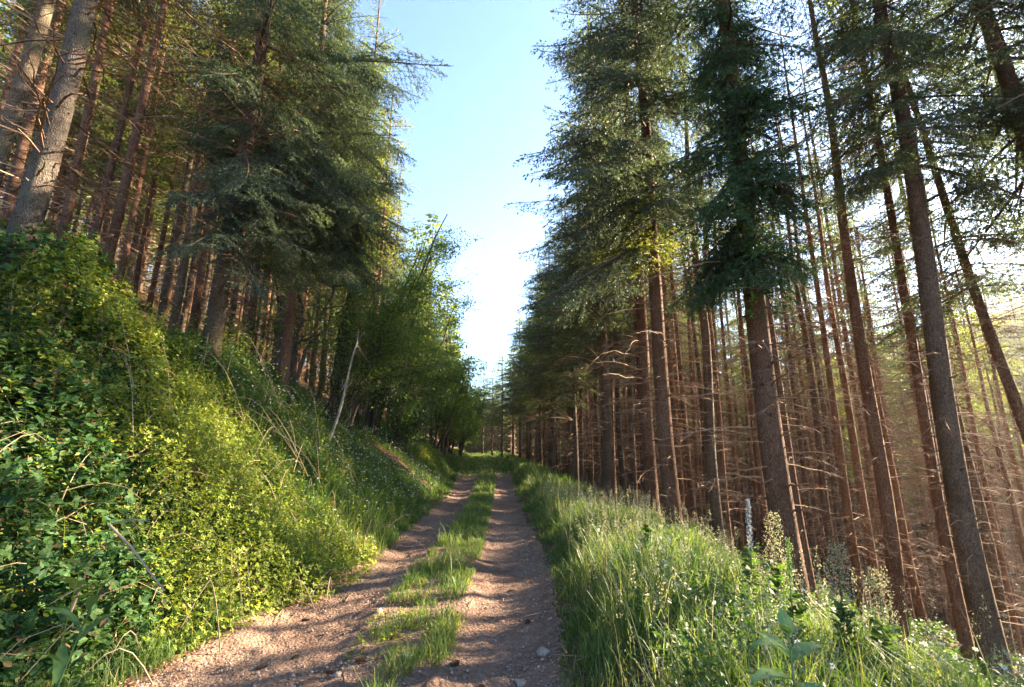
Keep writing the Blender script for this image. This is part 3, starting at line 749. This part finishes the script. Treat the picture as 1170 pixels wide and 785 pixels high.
for x, y, s_ in ((-3.2, 37, .95), (-2.9, 43, 1.05), (-3.0, 50, .95), (-3.1, 58, 1.1), (-3.4, 67, 1.0), (-3.0, 76, 1.1)):
    x += float(bend(y)); c = bsrc.copy(); C.objects.link(c); c.location = (x, y, float(height(x, y)) - .05); c.scale = (s_,) * 3; c.rotation_euler[2] = rs.uniform(-.7, .7)
    for ch in bsrc.children:
        d_ = ch.copy(); C.objects.link(d_); d_.parent = c
# pale leaning snag
print('snag hit', hit(371, 489), hit(325, 446), hit(235, 395)); q = at(371, 489, 8.6); print(q, float(height(*q)), 'want', EYE + ray(371, 489)[2] * 8.6)
t = thing("dead_tree", "pale thin leaning snag with a few bare twigs on the left bank", "dead tree", (q[0], q[1], float(height(*q)) - .05))
g = Geo(); tt = np.linspace(0, 1, 10)
P = np.stack([.48 * tt + .05 * np.sin(tt * 5), .2 * tt, 2.25 * tt - .1], -1)
tube(g, P, .034 * (1 - .55 * tt), 8, 0, jit=.1); obj("trunk", g.mesh("trunk", [M_bark_pale], True), t)
for k in range(5):
    g = Geo(); f = rs.uniform(.45, 1); c = np.array([np.interp(f, tt, P[:, i]) for i in range(3)]); d = rdir(1, .6)[0] * rs.uniform(.2, .5)
    tube(g, [c, c + d * .5 + rs.normal(size=3) * .03, c + d], [.009, .006, .003], 4, 0, cap=False); obj("branch", g.mesh("branch", [M_bark_pale]), t)

# ---------------------------------------------------------------- undergrowth
def blades(g, x, y, h, wd, lean=.35, m=0, z=None):
    n = len(x); z = height(x, y) - .01 if z is None else z
    a = rs.rand(n) * 6.28; b = a + rs.uniform(-.6, .6, n); L = h * lean * rs.uniform(.2, 1.6, n)
    dirx, diry = np.cos(b), np.sin(b)
    wx, wy = -np.sin(a + rs.uniform(-1, 1, n)), np.cos(a + rs.uniform(-1, 1, n))
    out = []
    for f, ww in ((0, .8), (.4, 1.0), (.75, .7)):
        cx_ = x + dirx * L * f ** 2; cyy = y + diry * L * f ** 2; cz = z + h * (f - .12 * lean * f * f)
        out.append(np.stack([cx_ - wx * wd * ww / 2, cyy - wy * wd * ww / 2, cz], -1)); out.append(np.stack([cx_ + wx * wd * ww / 2, cyy + wy * wd * ww / 2, cz], -1))
    out.append(np.stack([x + dirx * L, y + diry * L, z + h * (1 - .3 * lean)], -1))
    V = np.stack(out, 1).reshape(-1, 3); o = (np.arange(n) * 7)[:, None]
    g.add(V, np.concatenate([o + np.array([0, 1, 3, 2]), o + np.array([2, 3, 5, 4])]), m)
    g.add(np.zeros((0, 3)), np.zeros((0, 3), int), m)
    T = o + np.array([4, 5, 6]); g.F.append((T + g.n - len(V)).astype(np.int32)); g.M.append(np.full(n, m, np.int32))
def scatter(y0, y1, xlo, xhi, dens):
    """random points between two curves x=xlo(y), x=xhi(y)"""
    yy = np.linspace(y0, y1, 40); wmax = np.max(xhi(yy) - xlo(yy)); n = int(dens * wmax * (y1 - y0))
    y = rs.uniform(y0, y1, n); u = rs.rand(n) * wmax; lo = xlo(y); k = u < xhi(y) - lo
    return (lo + u)[k], y[k]
bands = [(1.2, 4, 1.0, .0042), (4, 8, .75, .006), (8, 14, .42, .009), (14, 24, .2, .015), (24, 45, .07, .03), (45, 80, .02, .06)]
# middle strip
g = Geo()
for y0, y1, k, wd in bands:
    x, y = scatter(y0, y1, lambda v: elr(v) + .0, lambda v: erl(v) + .04, 3600 * k)
    mid = (elr(y) + erl(y)) / 2; hw = (erl(y) - elr(y)) / 2 + .1
    clump = noise2(x, y, .28, 70) + .5 * noise2(x, y, .09, 71)
    keep = (clump > -.05 - .55 * sstep(4, 7, y) + .9 * (np.abs(x - mid) / hw) ** 2 - .6 * sstep(5, 11, y) + .35 * (1 - sstep(2.5, 5, y))) & (rs.rand(len(x)) < .85)
    x, y, clump = x[keep], y[keep], clump[keep]
    h = (.05 + .09 * np.clip(clump + .3, 0, 1.2) + .07 * sstep(4, 9, y)) * rs.uniform(.5, 1.4, len(x)); tall = rs.rand(len(x)) < .04; h[tall] *= 1.9
    blades(g, x, y, h, wd * rs.uniform(.7, 1.3, len(x)), .6)
obj("middle_strip_grass", g.mesh("middle_strip_grass", [M_grass]), kind="stuff")
# verges
def verge(name, lo, hi, hbase, dens, seed, mask=None, y_start=1.2, lean=.45):
    g = Geo(); tot = 0
    for y0, y1, k, wd in bands:
        if y1 <= y_start: continue
        x, y = scatter(max(y0, y_start), y1, lo, hi, dens * k)
        cl_ = noise2(x, y, .6, seed) + .5 * noise2(x, y, .2, seed + 1)
        keep = rs.rand(len(x)) < np.clip(.75 + .6 * cl_, .1, 1)
        if mask is not None: keep &= mask(x, y)
        x, y, cl_ = x[keep], y[keep], cl_[keep]
        h = hbase(x, y) * (1 + .35 * cl_) * rs.uniform(.45, 1.25, len(x))
        blades(g, x, y, np.clip(h, .04, None), wd * rs.uniform(.7, 1.5, len(x)), lean); tot += len(x)
    print(name, tot)
    return obj(name, g.mesh(name, [M_grass]), kind="stuff")
verge("tall_verge_grass", lambda y: err_(y) + .0, lambda y: err_(y) + 2.9, lambda x, y: .10 + .38 * sstep(0, .7, x - err_(y)) * (1 - .35 * sstep(1.8, 3, x - err_(y))), 2300, 81,
      lambda x, y: ~((x > err_(y) + 1.9) & (y > 12) & (rs.rand(len(x)) < .4)))
verge("bank_grass", lambda y: ell(y) - 2.0, lambda y: ell(y) + .06, lambda x, y: .10 + .26 * sstep(0, .5, ell(y) - x), 1500, 91,
      lambda x, y: ~in_scar(x, y) & ((y > 3.2) | (x > ell(y) - .9)))
verge("slope_grass", lambda y: err_(y) + 2.9, lambda y: err_(y) + 9, lambda x, y: .13 + 0 * x, 170, 97, lambda x, y: noise2(x, y, 1.5, 99) > .05, lean=.7)
verge("grass_over_far_track", lambda y: ell(y), lambda y: err_(y), lambda x, y: .10 + .16 * sstep(24, 34, y), 3000, 93,
      lambda x, y: rs.rand(len(x)) < sstep(20, 32, y), y_start=20)
verge("bank_foot_grass", lambda y: ell(y) - .9, lambda y: ell(y) + .02, lambda x, y: .22 + .30 * sstep(0, .4, ell(y) - x) * sstep(3.8, 5.5, y) * (1 - sstep(8.5, 11, y)), 1500, 95,
      lambda x, y: y < 12, y_start=3)
# pale seed heads standing over the verge
g = Geo()
x, y = scatter(1.6, 12, lambda v: err_(v) + .25, lambda v: err_(v) + 2.6, 34)
n = len(x); h = rs.uniform(.45, .85, n); z = height(x, y)
blades(g, x, y, h, np.full(n, .003), .25, 0)
tip = np.stack([x, y, z + h * .95], -1)
kk = 26; c = np.repeat(tip, kk, axis=0); f = rs.rand(len(c)); c = c + np.stack([rs.normal(size=len(c)) * .014 * (1.3 - f), rs.normal(size=len(c)) * .014 * (1.3 - f), (f - .6) * .16], -1)
inst(g, LEAF2[0], LEAF2[1], frames(rdir(len(c), 1.2), rdir(len(c)), rs.uniform(.008, .018, len(c))), c, 0)
obj("seed_head_grass", g.mesh("seed_head_grass", [M_seed]), kind="stuff")

def leafy_cover(name, x, y, hgt, leaf, per, mat, m2=None, tpl=LEAF2, lift=0, up=1.0, stemw=.003):
    """low leafy plants: each a few upright stems with leaves along them"""
    g = Geo(); n = len(x); z = height(x, y); h = hgt(x, y) * rs.uniform(.5, 1.3, n)
    blades(g, x, y, h, np.full(n, stemw), .5, 0)
    c = np.repeat(np.arange(n), per); f = rs.uniform(.15, 1, len(c)); a = rs.rand(len(c)) * 6.28
    sz = leaf * rs.uniform(.6, 1.3, len(c)) * (1.15 - .4 * f)
    off = .12 * h[c] * f
    P = np.stack([x[c] + np.cos(a) * .01 + rs.normal(size=len(c)) * off * .7, y[c] + np.sin(a) * .01 + rs.normal(size=len(c)) * off * .7, z[c] + h[c] * f * .95 + lift], -1)
    D = np.stack([np.cos(a), np.sin(a), rs.uniform(-.3, .7, len(c))], -1)
    inst(g, tpl[0], tpl[1], frames(D, rdir(len(c), 2.0 * up), sz), P, 0)
    return obj(name, g.mesh(name, [mat]), kind="stuff")
# weeds on the left bank and along its foot
def cover_pts(y0, y1, lo, hi, dens, seed, thr=-.3):
    X_, Y_ = [], []
    for a, b, k, _ in bands:
        a, b = max(a, y0), min(b, y1)
        if b <= a: continue
        x, y = scatter(a, b, lo, hi, dens * max(k, .12)); keep = (noise2(x, y, .5, seed) > thr) & ~in_scar(x, y); X_.append(x[keep]); Y_.append(y[keep])
    return np.concatenate(X_), np.concatenate(Y_)
x, y = cover_pts(1.0, 30, lambda v: ell(v) - 2.9, lambda v: ell(v) - .02, 420, 101)
leafy_cover("bank_weeds", x, y, lambda x, y: .10 + .18 * sstep(0, .7, ell(y) - x), .045, 14, M_herb)
x, y = cover_pts(6.3, 40, lambda v: ell(v) - 4.6, lambda v: ell(v) - .5, 330, 103)
leafy_cover("bank_ground_cover", x, y, lambda x, y: .34 + 0 * x, .06, 16, M_herb)
x, y = cover_pts(1.6, 30, lambda v: err_(v) + .5, lambda v: err_(v) + 3.2, 150, 105, 0)
leafy_cover("verge_herbs", x, y, lambda x, y: .42 + 0 * x, .05, 22, M_herb)
x, y = cover_pts(2.2, 26, lambda v: err_(v) + 2.4, lambda v: err_(v) + 9, 60, 107, -.1)
leafy_cover("slope_herbs", x, y, lambda x, y: .22 + 0 * x, .08, 14, M_herb)
x, y = cover_pts(1.0, 7, lambda v: elr(v) - .05, lambda v: erl(v) + .05, 260, 109, -.1)
leafy_cover("strip_weeds", x, y, lambda x, y: .05 + 0 * x, .028, 9, M_fresh)

x, y = cover_pts(2.6, 12, lambda v: ell(v) - 3.4, lambda v: ell(v) - .1, 26, 111, -.2)
leafy_cover("tall_leafy_stems", x, y, lambda x, y: .75 + .2 * (x < -3), .05, 34, M_fresh, up=.6)
# bramble thicket and the brighter bushes beside it, mounds of leaves over arching canes
def mound(label, name, cat, xr, yr, top, n, leaf, mat, comp=3, tpl=LEAF, depth=.35, canes=60, face=(.55, -.25, .9), dark=None):
    t = thing(name, label, cat, ((xr[0] + xr[1]) / 2, (yr[0] + yr[1]) / 2, float(height((xr[0] + xr[1]) / 2, (yr[0] + yr[1]) / 2))))
    off = np.array(t.location)
    x = rs.uniform(*xr, n); y = rs.uniform(*yr, n)
    cx_, cy_ = np.mean(xr), np.mean(yr); rx, ry = (xr[1] - xr[0]) / 2, (yr[1] - yr[0]) / 2
    e = ((x - cx_) / rx) ** 2 + ((y - cy_) / ry) ** 2
    rim = np.clip(1 - e * (1 + .3 * noise2(x, y, .6, 131)), 0, 1) ** .5
    tp = top * rim * (1 + .45 * noise2(x, y, .6, 133) + .42 * noise2(x, y, .22, 134))
    k = (rim > .05); x, y, tp = x[k], y[k], tp[k]
    zz = height(x, y) + np.clip(tp - depth * rs.rand(len(x)) ** 1.3 * (tp > .1), .02, None)
    P = np.stack([x, y, zz], -1) + rs.normal(size=(len(x), 3)) * .03 - off
    g = Geo(); D = rdir(len(P)); D[:, 2] = D[:, 2] * .4 + .1
    Nn = rdir(len(P)) * .7 + np.array(face)
    M = frames(D, Nn, leaf * rs.uniform(.4, 1.35, len(P)))
    inst(g, tpl[0], tpl[1], M, P, 0)
    if comp >= 3:
        for sgn in (-1, 1):
            rot = np.array(Matrix.Rotation(sgn * R(68), 3, 'Z')) * .85
            inst(g, tpl[0] @ rot.T, tpl[1], M, P, 0)
        if comp >= 5:
            for sgn in (-1, 1):
                rot = np.array(Matrix.Rotation(sgn * R(125), 3, 'Z')) * .6
                inst(g, tpl[0] @ rot.T, tpl[1], M, P, 0)
    obj("foliage", g.mesh("foliage", [mat]), t)
    # shoots standing out of the mound, leaves all along them
    g = Geo(); ns = int(len(P) / 45); si = rs.randint(0, len(P), ns); per_ = 16
    c = np.repeat(si, per_); f = np.tile(np.linspace(.1, 1, per_), ns); hh = np.repeat(rs.uniform(.12, .5, ns), per_); az = np.repeat(rs.rand(ns) * 6.28, per_)
    Q = P[c] + np.stack([np.cos(az) * .35 * hh * f ** 2, np.sin(az) * .35 * hh * f ** 2, hh * f], -1)
    a_ = rs.rand(len(c)) * 6.28; D = np.stack([np.cos(a_), np.sin(a_), rs.uniform(-.2, .6, len(c))], -1)
    inst(g, tpl[0], tpl[1], frames(D, rdir(len(c), 2.0), leaf * rs.uniform(.7, 1.3, len(c)) * (1.25 - .7 * f)), Q, 0)
    for q in range(ns):
        b0 = P[si[q]]; h_, a0 = hh[q * per_], az[q * per_]; k3 = np.array([0, .5, 1])
        tube(g, np.stack([b0[0] + math.cos(a0) * .35 * h_ * k3 ** 2, b0[1] + math.sin(a0) * .35 * h_ * k3 ** 2, b0[2] + h_ * k3], -1), [.0035, .003, .0015], 3, 0, cap=False)
    obj("shoots", g.mesh("shoots", [mat]), t)
    g = Geo()
    for q in range(canes):
        i = rs.randint(len(P)); e_ = P[i] + off; b_ = np.array([e_[0] + rs.uniform(-.7, .4), e_[1] + rs.uniform(-.6, .6), 0]); b_[2] = float(height(b_[0], b_[1])) - .03
        k3 = np.linspace(0, 1, 7)[:, None]; Pp = b_ + (e_ - b_) * k3 + np.array([0, 0, .35]) * np.sin(k3 * np.pi) * .7
        tube(g, Pp - off, .0055 * (1 - .6 * k3[:, 0]), 4, 0, cap=False)
    obj("stems", g.mesh("stems", [M_dry]), t)
    return t
mound("dark green bramble thicket with broad leaves covering the left bank", "bramble_bush", "bush", (-5.2, -2.45), (2.2, 5.0), .9, 16000, .062, M_bramble, 3, LEAF, .55, 110)
mound("bramble mound under the foremost grey trunk at the upper left", "bramble_bush", "bush", (-7.5, -3.3), (2.2, 6.6), 1.0, 15000, .06, M_bramble, 3, LEAF, .45, 60)
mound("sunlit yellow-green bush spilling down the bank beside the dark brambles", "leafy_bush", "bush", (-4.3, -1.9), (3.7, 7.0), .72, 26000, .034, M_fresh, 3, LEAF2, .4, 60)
mound("yellow-green bush laid over the bramble crest to stand for its sunlit band", "leafy_bush", "bush", (-5.4, -3.2), (3.6, 6.4), 1.0, 15000, .045, M_fresh, 3, LEAF2, .4, 40)  # yellow leaves over the brambles paint the sunlit band along their top
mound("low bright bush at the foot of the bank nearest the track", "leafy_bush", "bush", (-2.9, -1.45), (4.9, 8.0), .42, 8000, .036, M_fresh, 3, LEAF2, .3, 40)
mound("low green bush on the bank top below the stout wide-crowned spruce", "leafy_bush", "bush", (-5.0, -3.4), (6.0, 8.8), .45, 5000, .05, M_herb, 3, LEAF2, .3, 30)
mound("small round bush at the foot of the bank past the red earth", "leafy_bush", "bush", (-3.2, -2.0), (19, 22), .8, 3500, .08, M_fresh, 3, LEAF2, .4, 20)

# wild flowers
def flowers(name, x, y, h, r):
    g = Geo(); n = len(x); z = height(x, y) + h
    N = rdir(n, 2.0); A = np.cross(N, rdir(n)); A /= np.linalg.norm(A, axis=1)[:, None]; B = np.cross(N, A)
    c = np.stack([x, y, z], -1)
    for k in range(7):
        a = k * 2 * math.pi / 7; D = A * math.cos(a) + B * math.sin(a)
        inst(g, LEAF2[0], LEAF2[1], frames(D, N, np.stack([np.full(n, r), np.full(n, r * .8), np.full(n, r)], -1)), c, 0)
    hexv = np.array([[math.cos(a) * .3, math.sin(a) * .3, .08] for a in np.arange(6) * math.pi / 3]); 
    inst(g, hexv, np.array([[0, 1, 2], [0, 2, 3], [0, 3, 4], [0, 4, 5]]), frames(A, N, np.full(n, r)), c, 1)
    blades(g, x, y, h + .02, np.full(n, .003), .05, 2)
    return obj(name, g.mesh(name, [M_petal, M_yellow, M_herb]), kind="stuff")
x1, y1 = scatter(2.6, 12, lambda v: err_(v) + .5, lambda v: err_(v) + 2.9, 34)
x2, y2 = scatter(6.5, 17, lambda v: ell(v) - 2.6, lambda v: ell(v) - .3, 48)
x = np.concatenate([x1, x2]); y = np.concatenate([y1, y2])
flowers("white_wildflowers", x, y, rs.uniform(.28, .55, len(x)), .019)

# ---------------------------------------------------------------- litter, gravel, stones, cones
def rock_tpl(seed, n1=7, n2=5):
    r = np.random.RandomState(seed); V = []; F = []
    for j in range(n2 + 1):
        th = math.pi * j / n2
        for i in range(n1):
            ph = 2 * math.pi * i / n1; s = 1 + r.uniform(-.22, .22)
            V.append([math.sin(th) * math.cos(ph) * s, math.sin(th) * math.sin(ph) * s * .8, math.cos(th) * s * .6])
    for j in range(n2):
        for i in range(n1):
            a, b = j * n1 + i, j * n1 + (i + 1) % n1; F.append([a, b, b + n1, a + n1])
    return np.array(V), np.array(F)
g = Geo()
for sd_ in range(4):
    for (y0, y1, dn) in ((1.3, 4, 230), (4, 9, 90), (9, 18, 20)):
        x, y = scatter(y0, y1, lambda v: ell(v) - .05, lambda v: err_(v) + .05, dn)
        k = in_rut(x, y) | (rs.rand(len(x)) < .35); x, y = x[k], y[k]; n = len(x)
        s = .004 + .012 * rs.rand(n) ** 4
        V, Fc = rock_tpl(sd_, 5, 3)
        inst(g, V, Fc, frames(rdir(n) * np.array([1, 1, .2]), rdir(n, 3), s), np.stack([x, y, height(x, y) + .012], -1), 0)
obj("gravel", g.mesh("gravel", [M_stone]), kind="stuff")
g = Geo()
X_, Y_ = [], []
for lo, hi, dn in ((lambda v: ell(v) - 3, lambda v: ell(v) + .2, 260), (lambda v: ell(v), lambda v: err_(v), 90), (lambda v: err_(v) - .15, lambda v: err_(v) + .2, 300), (lambda v: err_(v) + 2.5, lambda v: err_(v) + 10, 120)):
    a, b = scatter(1.2, 14, lo, hi, dn); X_.append(a); Y_.append(b)
x = np.concatenate(X_); y = np.concatenate(Y_); n = len(x)
D = rdir(n); D[:, 2] *= .25
sz = np.stack([rs.uniform(.02, .07, n), rs.uniform(.008, .03, n), np.full(n, .03)], -1)
inst(g, LEAF2[0], LEAF2[1], frames(D, rdir(n, 2.5), sz), np.stack([x, y, height(x, y) + .018], -1), 0)
for k in range(420):                               # small sticks
    i = rs.randint(n); a = rs.rand() * 6.28; L = rs.uniform(.08, .4); d = np.array([math.cos(a), math.sin(a)]) * L
    xs_ = x[i] + d[0] * np.array([0, .5, 1]); ys_ = y[i] + d[1] * np.array([0, .5, 1])
    tube(g, np.stack([xs_, ys_, height(xs_, ys_) + .02 + np.array([0, .01, 0])], -1), [.004, .0035, .002], 4, 1, cap=False)
obj("litter", g.mesh("litter", [M_litter, M_dry]), kind="stuff")
# fallen dead branches under the right-hand stand
g = Geo()
for k in range(260):
    x0 = rs.uniform(4, 16); y0 = rs.uniform(2, 22); a = rs.rand() * 6.28; L = rs.uniform(.6, 2.2); tt = np.linspace(0, 1, 5)
    xs_ = x0 + math.cos(a) * L * tt; ys_ = y0 + math.sin(a) * L * tt + .08 * np.sin(tt * 4)
    tube(g, np.stack([xs_, ys_, height(xs_, ys_) + .04 + .10 * rs.rand() * tt], -1), .013 * (1 - .7 * tt), 4, 0, cap=False)
    for q in range(5):
        f = rs.rand(); c = np.array([np.interp(f, tt, xs_), np.interp(f, tt, ys_)]); e = c + rs.normal(size=2) * .22
        tube(g, [[*c, float(height(*c)) + .05], [*e, float(height(*e)) + rs.uniform(.03, .2)]], [.006, .003], 3, 0, cap=False)
obj("forest_litter", g.mesh("forest_litter", [M_dead]), kind="stuff")

stones = [((621, 742), .055, "pale rounded stone at the right rim of the near rut"), ((432, 700), .045, "grey stone at the edge of the grass strip"), ((466, 752), .05, "flat stone by the near end of the grass strip"),
          ((385, 772), .04, "flat pale stone at the bottom of the left rut"), ((596, 774), .04, "embedded stone low in the right rut"), ((520, 705), .035, "small stone where grass strip meets right rut")]
for i, (pp, r, lab) in enumerate(stones):
    V, Fc = rock_tpl(20 + i, 9, 7); g = Geo(); g.add(V * r, Fc); x, y = ground_at(*pp)
    o = obj("stone", g.mesh("stone", [M_stone], True)); o.location = (x, y, float(height(x, y)) + r * .25 + .005); o.rotation_euler[2] = i; tag(o, lab, "stone", "stones on the track")
g = Geo()
for j in range(9):
    for i in range(9):
        th = j / 8.; a = i * 6.283 / 9 + j * .35; r = .016 * math.sin(math.pi * (.12 + .8 * th)) + .003
        D = np.array([[math.cos(a), math.sin(a), .5]]); inst(g, LEAF2[0], LEAF2[1], frames(D, np.array([[0, 0, 1.0]]), np.array([.013])), np.array([[math.cos(a) * r * .75, math.sin(a) * r * .75, (th - .5) * .07]]), 0)
tube(g, [[0, 0, -.034], [0, 0, 0], [0, 0, .034]], [.009, .013, .004], 7, 0)
cone_me = g.mesh("pine_cone", [M_cone])
for i, pp in enumerate([(412, 755), (378, 766), (338, 742), (505, 725), (560, 700), (585, 668), (520, 757), (300, 752), (452, 728), (603, 705), (350, 700), (548, 778)]):
    x, y = ground_at(*pp); o = obj("pine_cone", cone_me); o.location = (x, y, float(height(x, y)) + .022); o.rotation_euler = (R(90), 0, rs.rand() * 6.28)
    tag(o, "small dark fallen cone lying on the dirt track", "cone", "fallen cones on the track")

# ---------------------------------------------------------------- single plants in front
def big_leaf(L, W, curl=.5, fold=.12, n=9, wav=.0):
    t = np.linspace(0, 1, n); wv = W * np.sin(np.pi * t ** .8) ** .75 * (1 - .15 * t); wv[0] = W * .06; wv[-1] = 0.002
    x = L * t * (1 - .25 * curl * t); z = L * (.28 * t - curl * .55 * t ** 2)
    V = []
    for k in range(n):
        for j, s in enumerate((-1, -.5, 0, .5, 1)):
            V.append([x[k], s * wv[k] / 2, z[k] + abs(s) * fold * wv[k] + wav * math.sin(k * 2.1 + s) * wv[k]])
    F = [[k * 5 + j, k * 5 + j + 1, k * 5 + j + 6, k * 5 + j + 5] for k in range(n - 1) for j in range(4)]
    return np.array(V), np.array(F)
def rosette(label, name, x, y, stem_h, leaves, mat, cat="plant", sr=.008, lean=(0, 0)):
    t = thing(name, label, cat, (x, y, float(height(x, y))))
    g = Geo(); k = np.linspace(0, 1, 6); tube(g, np.stack([lean[0] * k ** 1.5, lean[1] * k ** 1.5, stem_h * k - .02], -1), sr * (1 - .5 * k), 7, 0); obj("stem", g.mesh("stem", [mat], True), t)
    for (az, z, L, W, pit, curl) in leaves:
        V, Fc = big_leaf(L, W, curl, .14, wav=.04); M = np.array(Matrix.Rotation(R(az), 3, 'Z') @ Matrix.Rotation(-R(pit), 3, 'Y'))
        f = z / max(stem_h, .01); g = Geo(); g.add(V @ M.T + np.array([lean[0] * f ** 1.5, lean[1] * f ** 1.5, z]), Fc); obj("leaf", g.mesh("leaf", [mat], True), t)
    return t
x, y = at(905, 760, 2.0)
zt = EYE + ray(905, 722)[2] * 2.0 - float(height(x, y)); 
rosette("large soft-leaved green mullein plant at the bottom right verge", "mullein_plant", x, y, zt, [(250, zt - .02, .16, .085, 35, .8), (175, zt - .10, .22, .085, 22, .9), (15, zt - .13, .26, .09, 15, .7), (190, zt - .20, .26, .10, 5, .6), (310, zt - .22, .24, .10, -5, .7), (80, zt - .03, .13, .07, 55, .5), (120, zt - .12, .2, .08, 25, .6)], M_mullein)
x, y = at(34, 760, 1.75); zl = EYE + ray(50, 682)[2] * 1.75 - float(height(x, y)); print('weed', zl)
rosette("long-leaved weed leaning right at the bottom left corner", "tall_weed", x, y, zl, [(a, zl - .42 + .065 * i, .26 - .015 * i, .045, 38, .7) for i, a in enumerate((10, 130, 250, 60, 190, 320, 20))], M_lance, sr=.007, lean=(.13, .1))
x, y = at(70, 690, 1.95); zs = EYE + ray(70, 648)[2] * 1.95 - float(height(x, y)); print('sprig', zs)
rosette("sprig with small round bright leaves at the lower left", "sapling", x, y, zs, [(a, zs - .14 + .02 * i, .10, .055, 12, .5) for i, a in enumerate((0, 60, 120, 180, 240, 300, 30, 200))], M_fresh, sr=.004, lean=(.05, 0))
# spikes and feathery weeds above the right verge
def spike(label, px, py, d, h, colm, r=.02, n=420, name="flowering_weed", feather=False):
    x, y = at(px, py, d); z0 = float(height(x, y)); t = thing(name, label, "plant", (x, y, z0))
    g = Geo(); k = np.linspace(0, 1, 6); tube(g, np.stack([.04 * k ** 2, 0 * k, h * k - .02], -1), .006 * (1 - .6 * k), 6, 0); obj("stem", g.mesh("stem", [M_herb], True), t)
    g = Geo(); m_ = 90; f = rs.uniform(.1, .65, m_); a = rs.rand(m_) * 6.28
    inst(g, LEAF[0], LEAF[1], frames(np.stack([np.cos(a), np.sin(a), .5 + 0 * a], -1), rdir(m_, 2), rs.uniform(.05, .11, m_)), np.stack([.04 * f ** 2, 0 * f, h * f], -1), 0); obj("foliage", g.mesh("foliage", [M_herb]), t)
    g = Geo(); f = rs.uniform(.6, 1, n); a = rs.rand(n) * 6.28; rr = r * (1.4 - f) * (4 if feather else 1.6) * rs.rand(n) ** .5
    P = np.stack([.04 * f ** 2 + np.cos(a) * rr, np.sin(a) * rr, h * f + (rr * .9 if feather else 0)], -1)
    inst(g, LEAF2[0], LEAF2[1], frames(rdir(n, .6), rdir(n), rs.uniform(.009, .018, n)), P, 0); obj("flower_head", g.mesh("flower_head", [colm]), t)
M_blue = leaf_mat("dusty_blue_florets", [(0, (.20, .25, .33)), (1, (.32, .36, .42))], .3, .8, (1, 1, 1), .1)
spike("bluish flower spike standing over the right verge grass", 852, 600, 3.7, 1.12, M_blue, .022)
spike("tall green weed with a pointed seed spike above the mullein", 902, 690, 2.9, .95, M_mullein, .018)
spike("feathery pale weed left of the thick dark spruce", 880, 610, 3.6, 1.05, M_seed, .03, 700, feather=True)
spike("feathery pale weed in the middle of the right verge", 960, 700, 2.9, .95, M_seed, .03, 700, feather=True)
spike("low feathery weed near the right corner of the verge", 1010, 745, 2.8, .85, M_seed, .03, 600, feather=True)
spike("pale feathery weed beside the rut halfway along the verge", 735, 590, 5.2, .9, M_seed, .03, 500, feather=True)
g = Geo()
for k in range(170):
    y0 = rs.uniform(1.8, 8.5); x0 = float(ell(y0)) - rs.uniform(.1, 2.4); a = rs.rand() * 6.28; L = rs.uniform(.25, .8); tt = np.linspace(0, 1, 5); e = rs.uniform(.1, .9)
    xx = x0 + math.cos(a) * L * tt; yy = y0 + math.sin(a) * L * tt; zz = height(xx, yy) + .15 + e * L * np.sin(tt * 2.2) + rs.uniform(0, .55) * (x0 < float(ell(y0)) - .7)
    tube(g, np.stack([xx, yy, zz], -1), .0035 * (1 - .6 * tt), 4, 0, cap=False)
obj("dry_bank_stalks", g.mesh("dry_bank_stalks", [M_dry]), kind="stuff")
# dry fallen branches on the left bank
def stick(label, pts, r):
    g = Geo(); P = []
    for px, py, d in pts: v = ray(px, py) * d; P.append([v[0], v[1], EYE + v[2]])
    P = np.array(P); tube(g, P, r * np.linspace(1, .5, len(P)), 6, 0, jit=.1)
    for k in range(3):
        i = rs.randint(1, len(P)); e = P[i] + rdir(1)[0] * .12; tube(g, [P[i], e], [r * .4, r * .2], 4, 0, cap=False)
    o = obj("dry_branch", g.mesh("dry_branch", [M_dry], True)); tag(o, label, "branch")
stick("bent dry branch lying across the brambles on the left bank", [(125, 600, 2.75), (150, 625, 2.68), (172, 655, 2.62), (188, 675, 2.6)], .008)
stick("dry stalk standing up at the lower left beside the long-leaved weed", [(80, 700, 2.3), (93, 670, 2.3), (103, 640, 2.3)], .007)
stick("short dry twig crossing the top of the bent dry branch", [(128, 598, 2.72), (150, 593, 2.7), (172, 596, 2.7)], .005)

# ---------------------------------------------------------------- haze box added to lift the shade and glow towards the sun
zs = height(X, Y); lo, hi = float(zs.min()) - 1.5, float(zs.max()) + 24
hv = np.array([[x, y, z] for z in (lo, hi) for y in (gy[0] - 2, gy[-1] + 2) for x in (gx[0] - 2, gx[-1] + 2)])
g = Geo(); g.add(hv, np.array([[0, 2, 3, 1], [4, 5, 7, 6], [0, 1, 5, 4], [2, 6, 7, 3], [0, 4, 6, 2], [1, 3, 7, 5]]))
m, n, out = new_mat("shade_lift_haze"); pv = n.nodes.new("ShaderNodeVolumePrincipled")
pv.inputs["Color"].default_value = (1.0, .97, .92, 1); pv.inputs["Density"].default_value = HAZE; pv.inputs["Anisotropy"].default_value = .55
n.links.new(pv.outputs[0], out.inputs["Volume"])
obj("haze", g.mesh("haze", [m]), kind="stuff")
print("haze box", lo, hi)
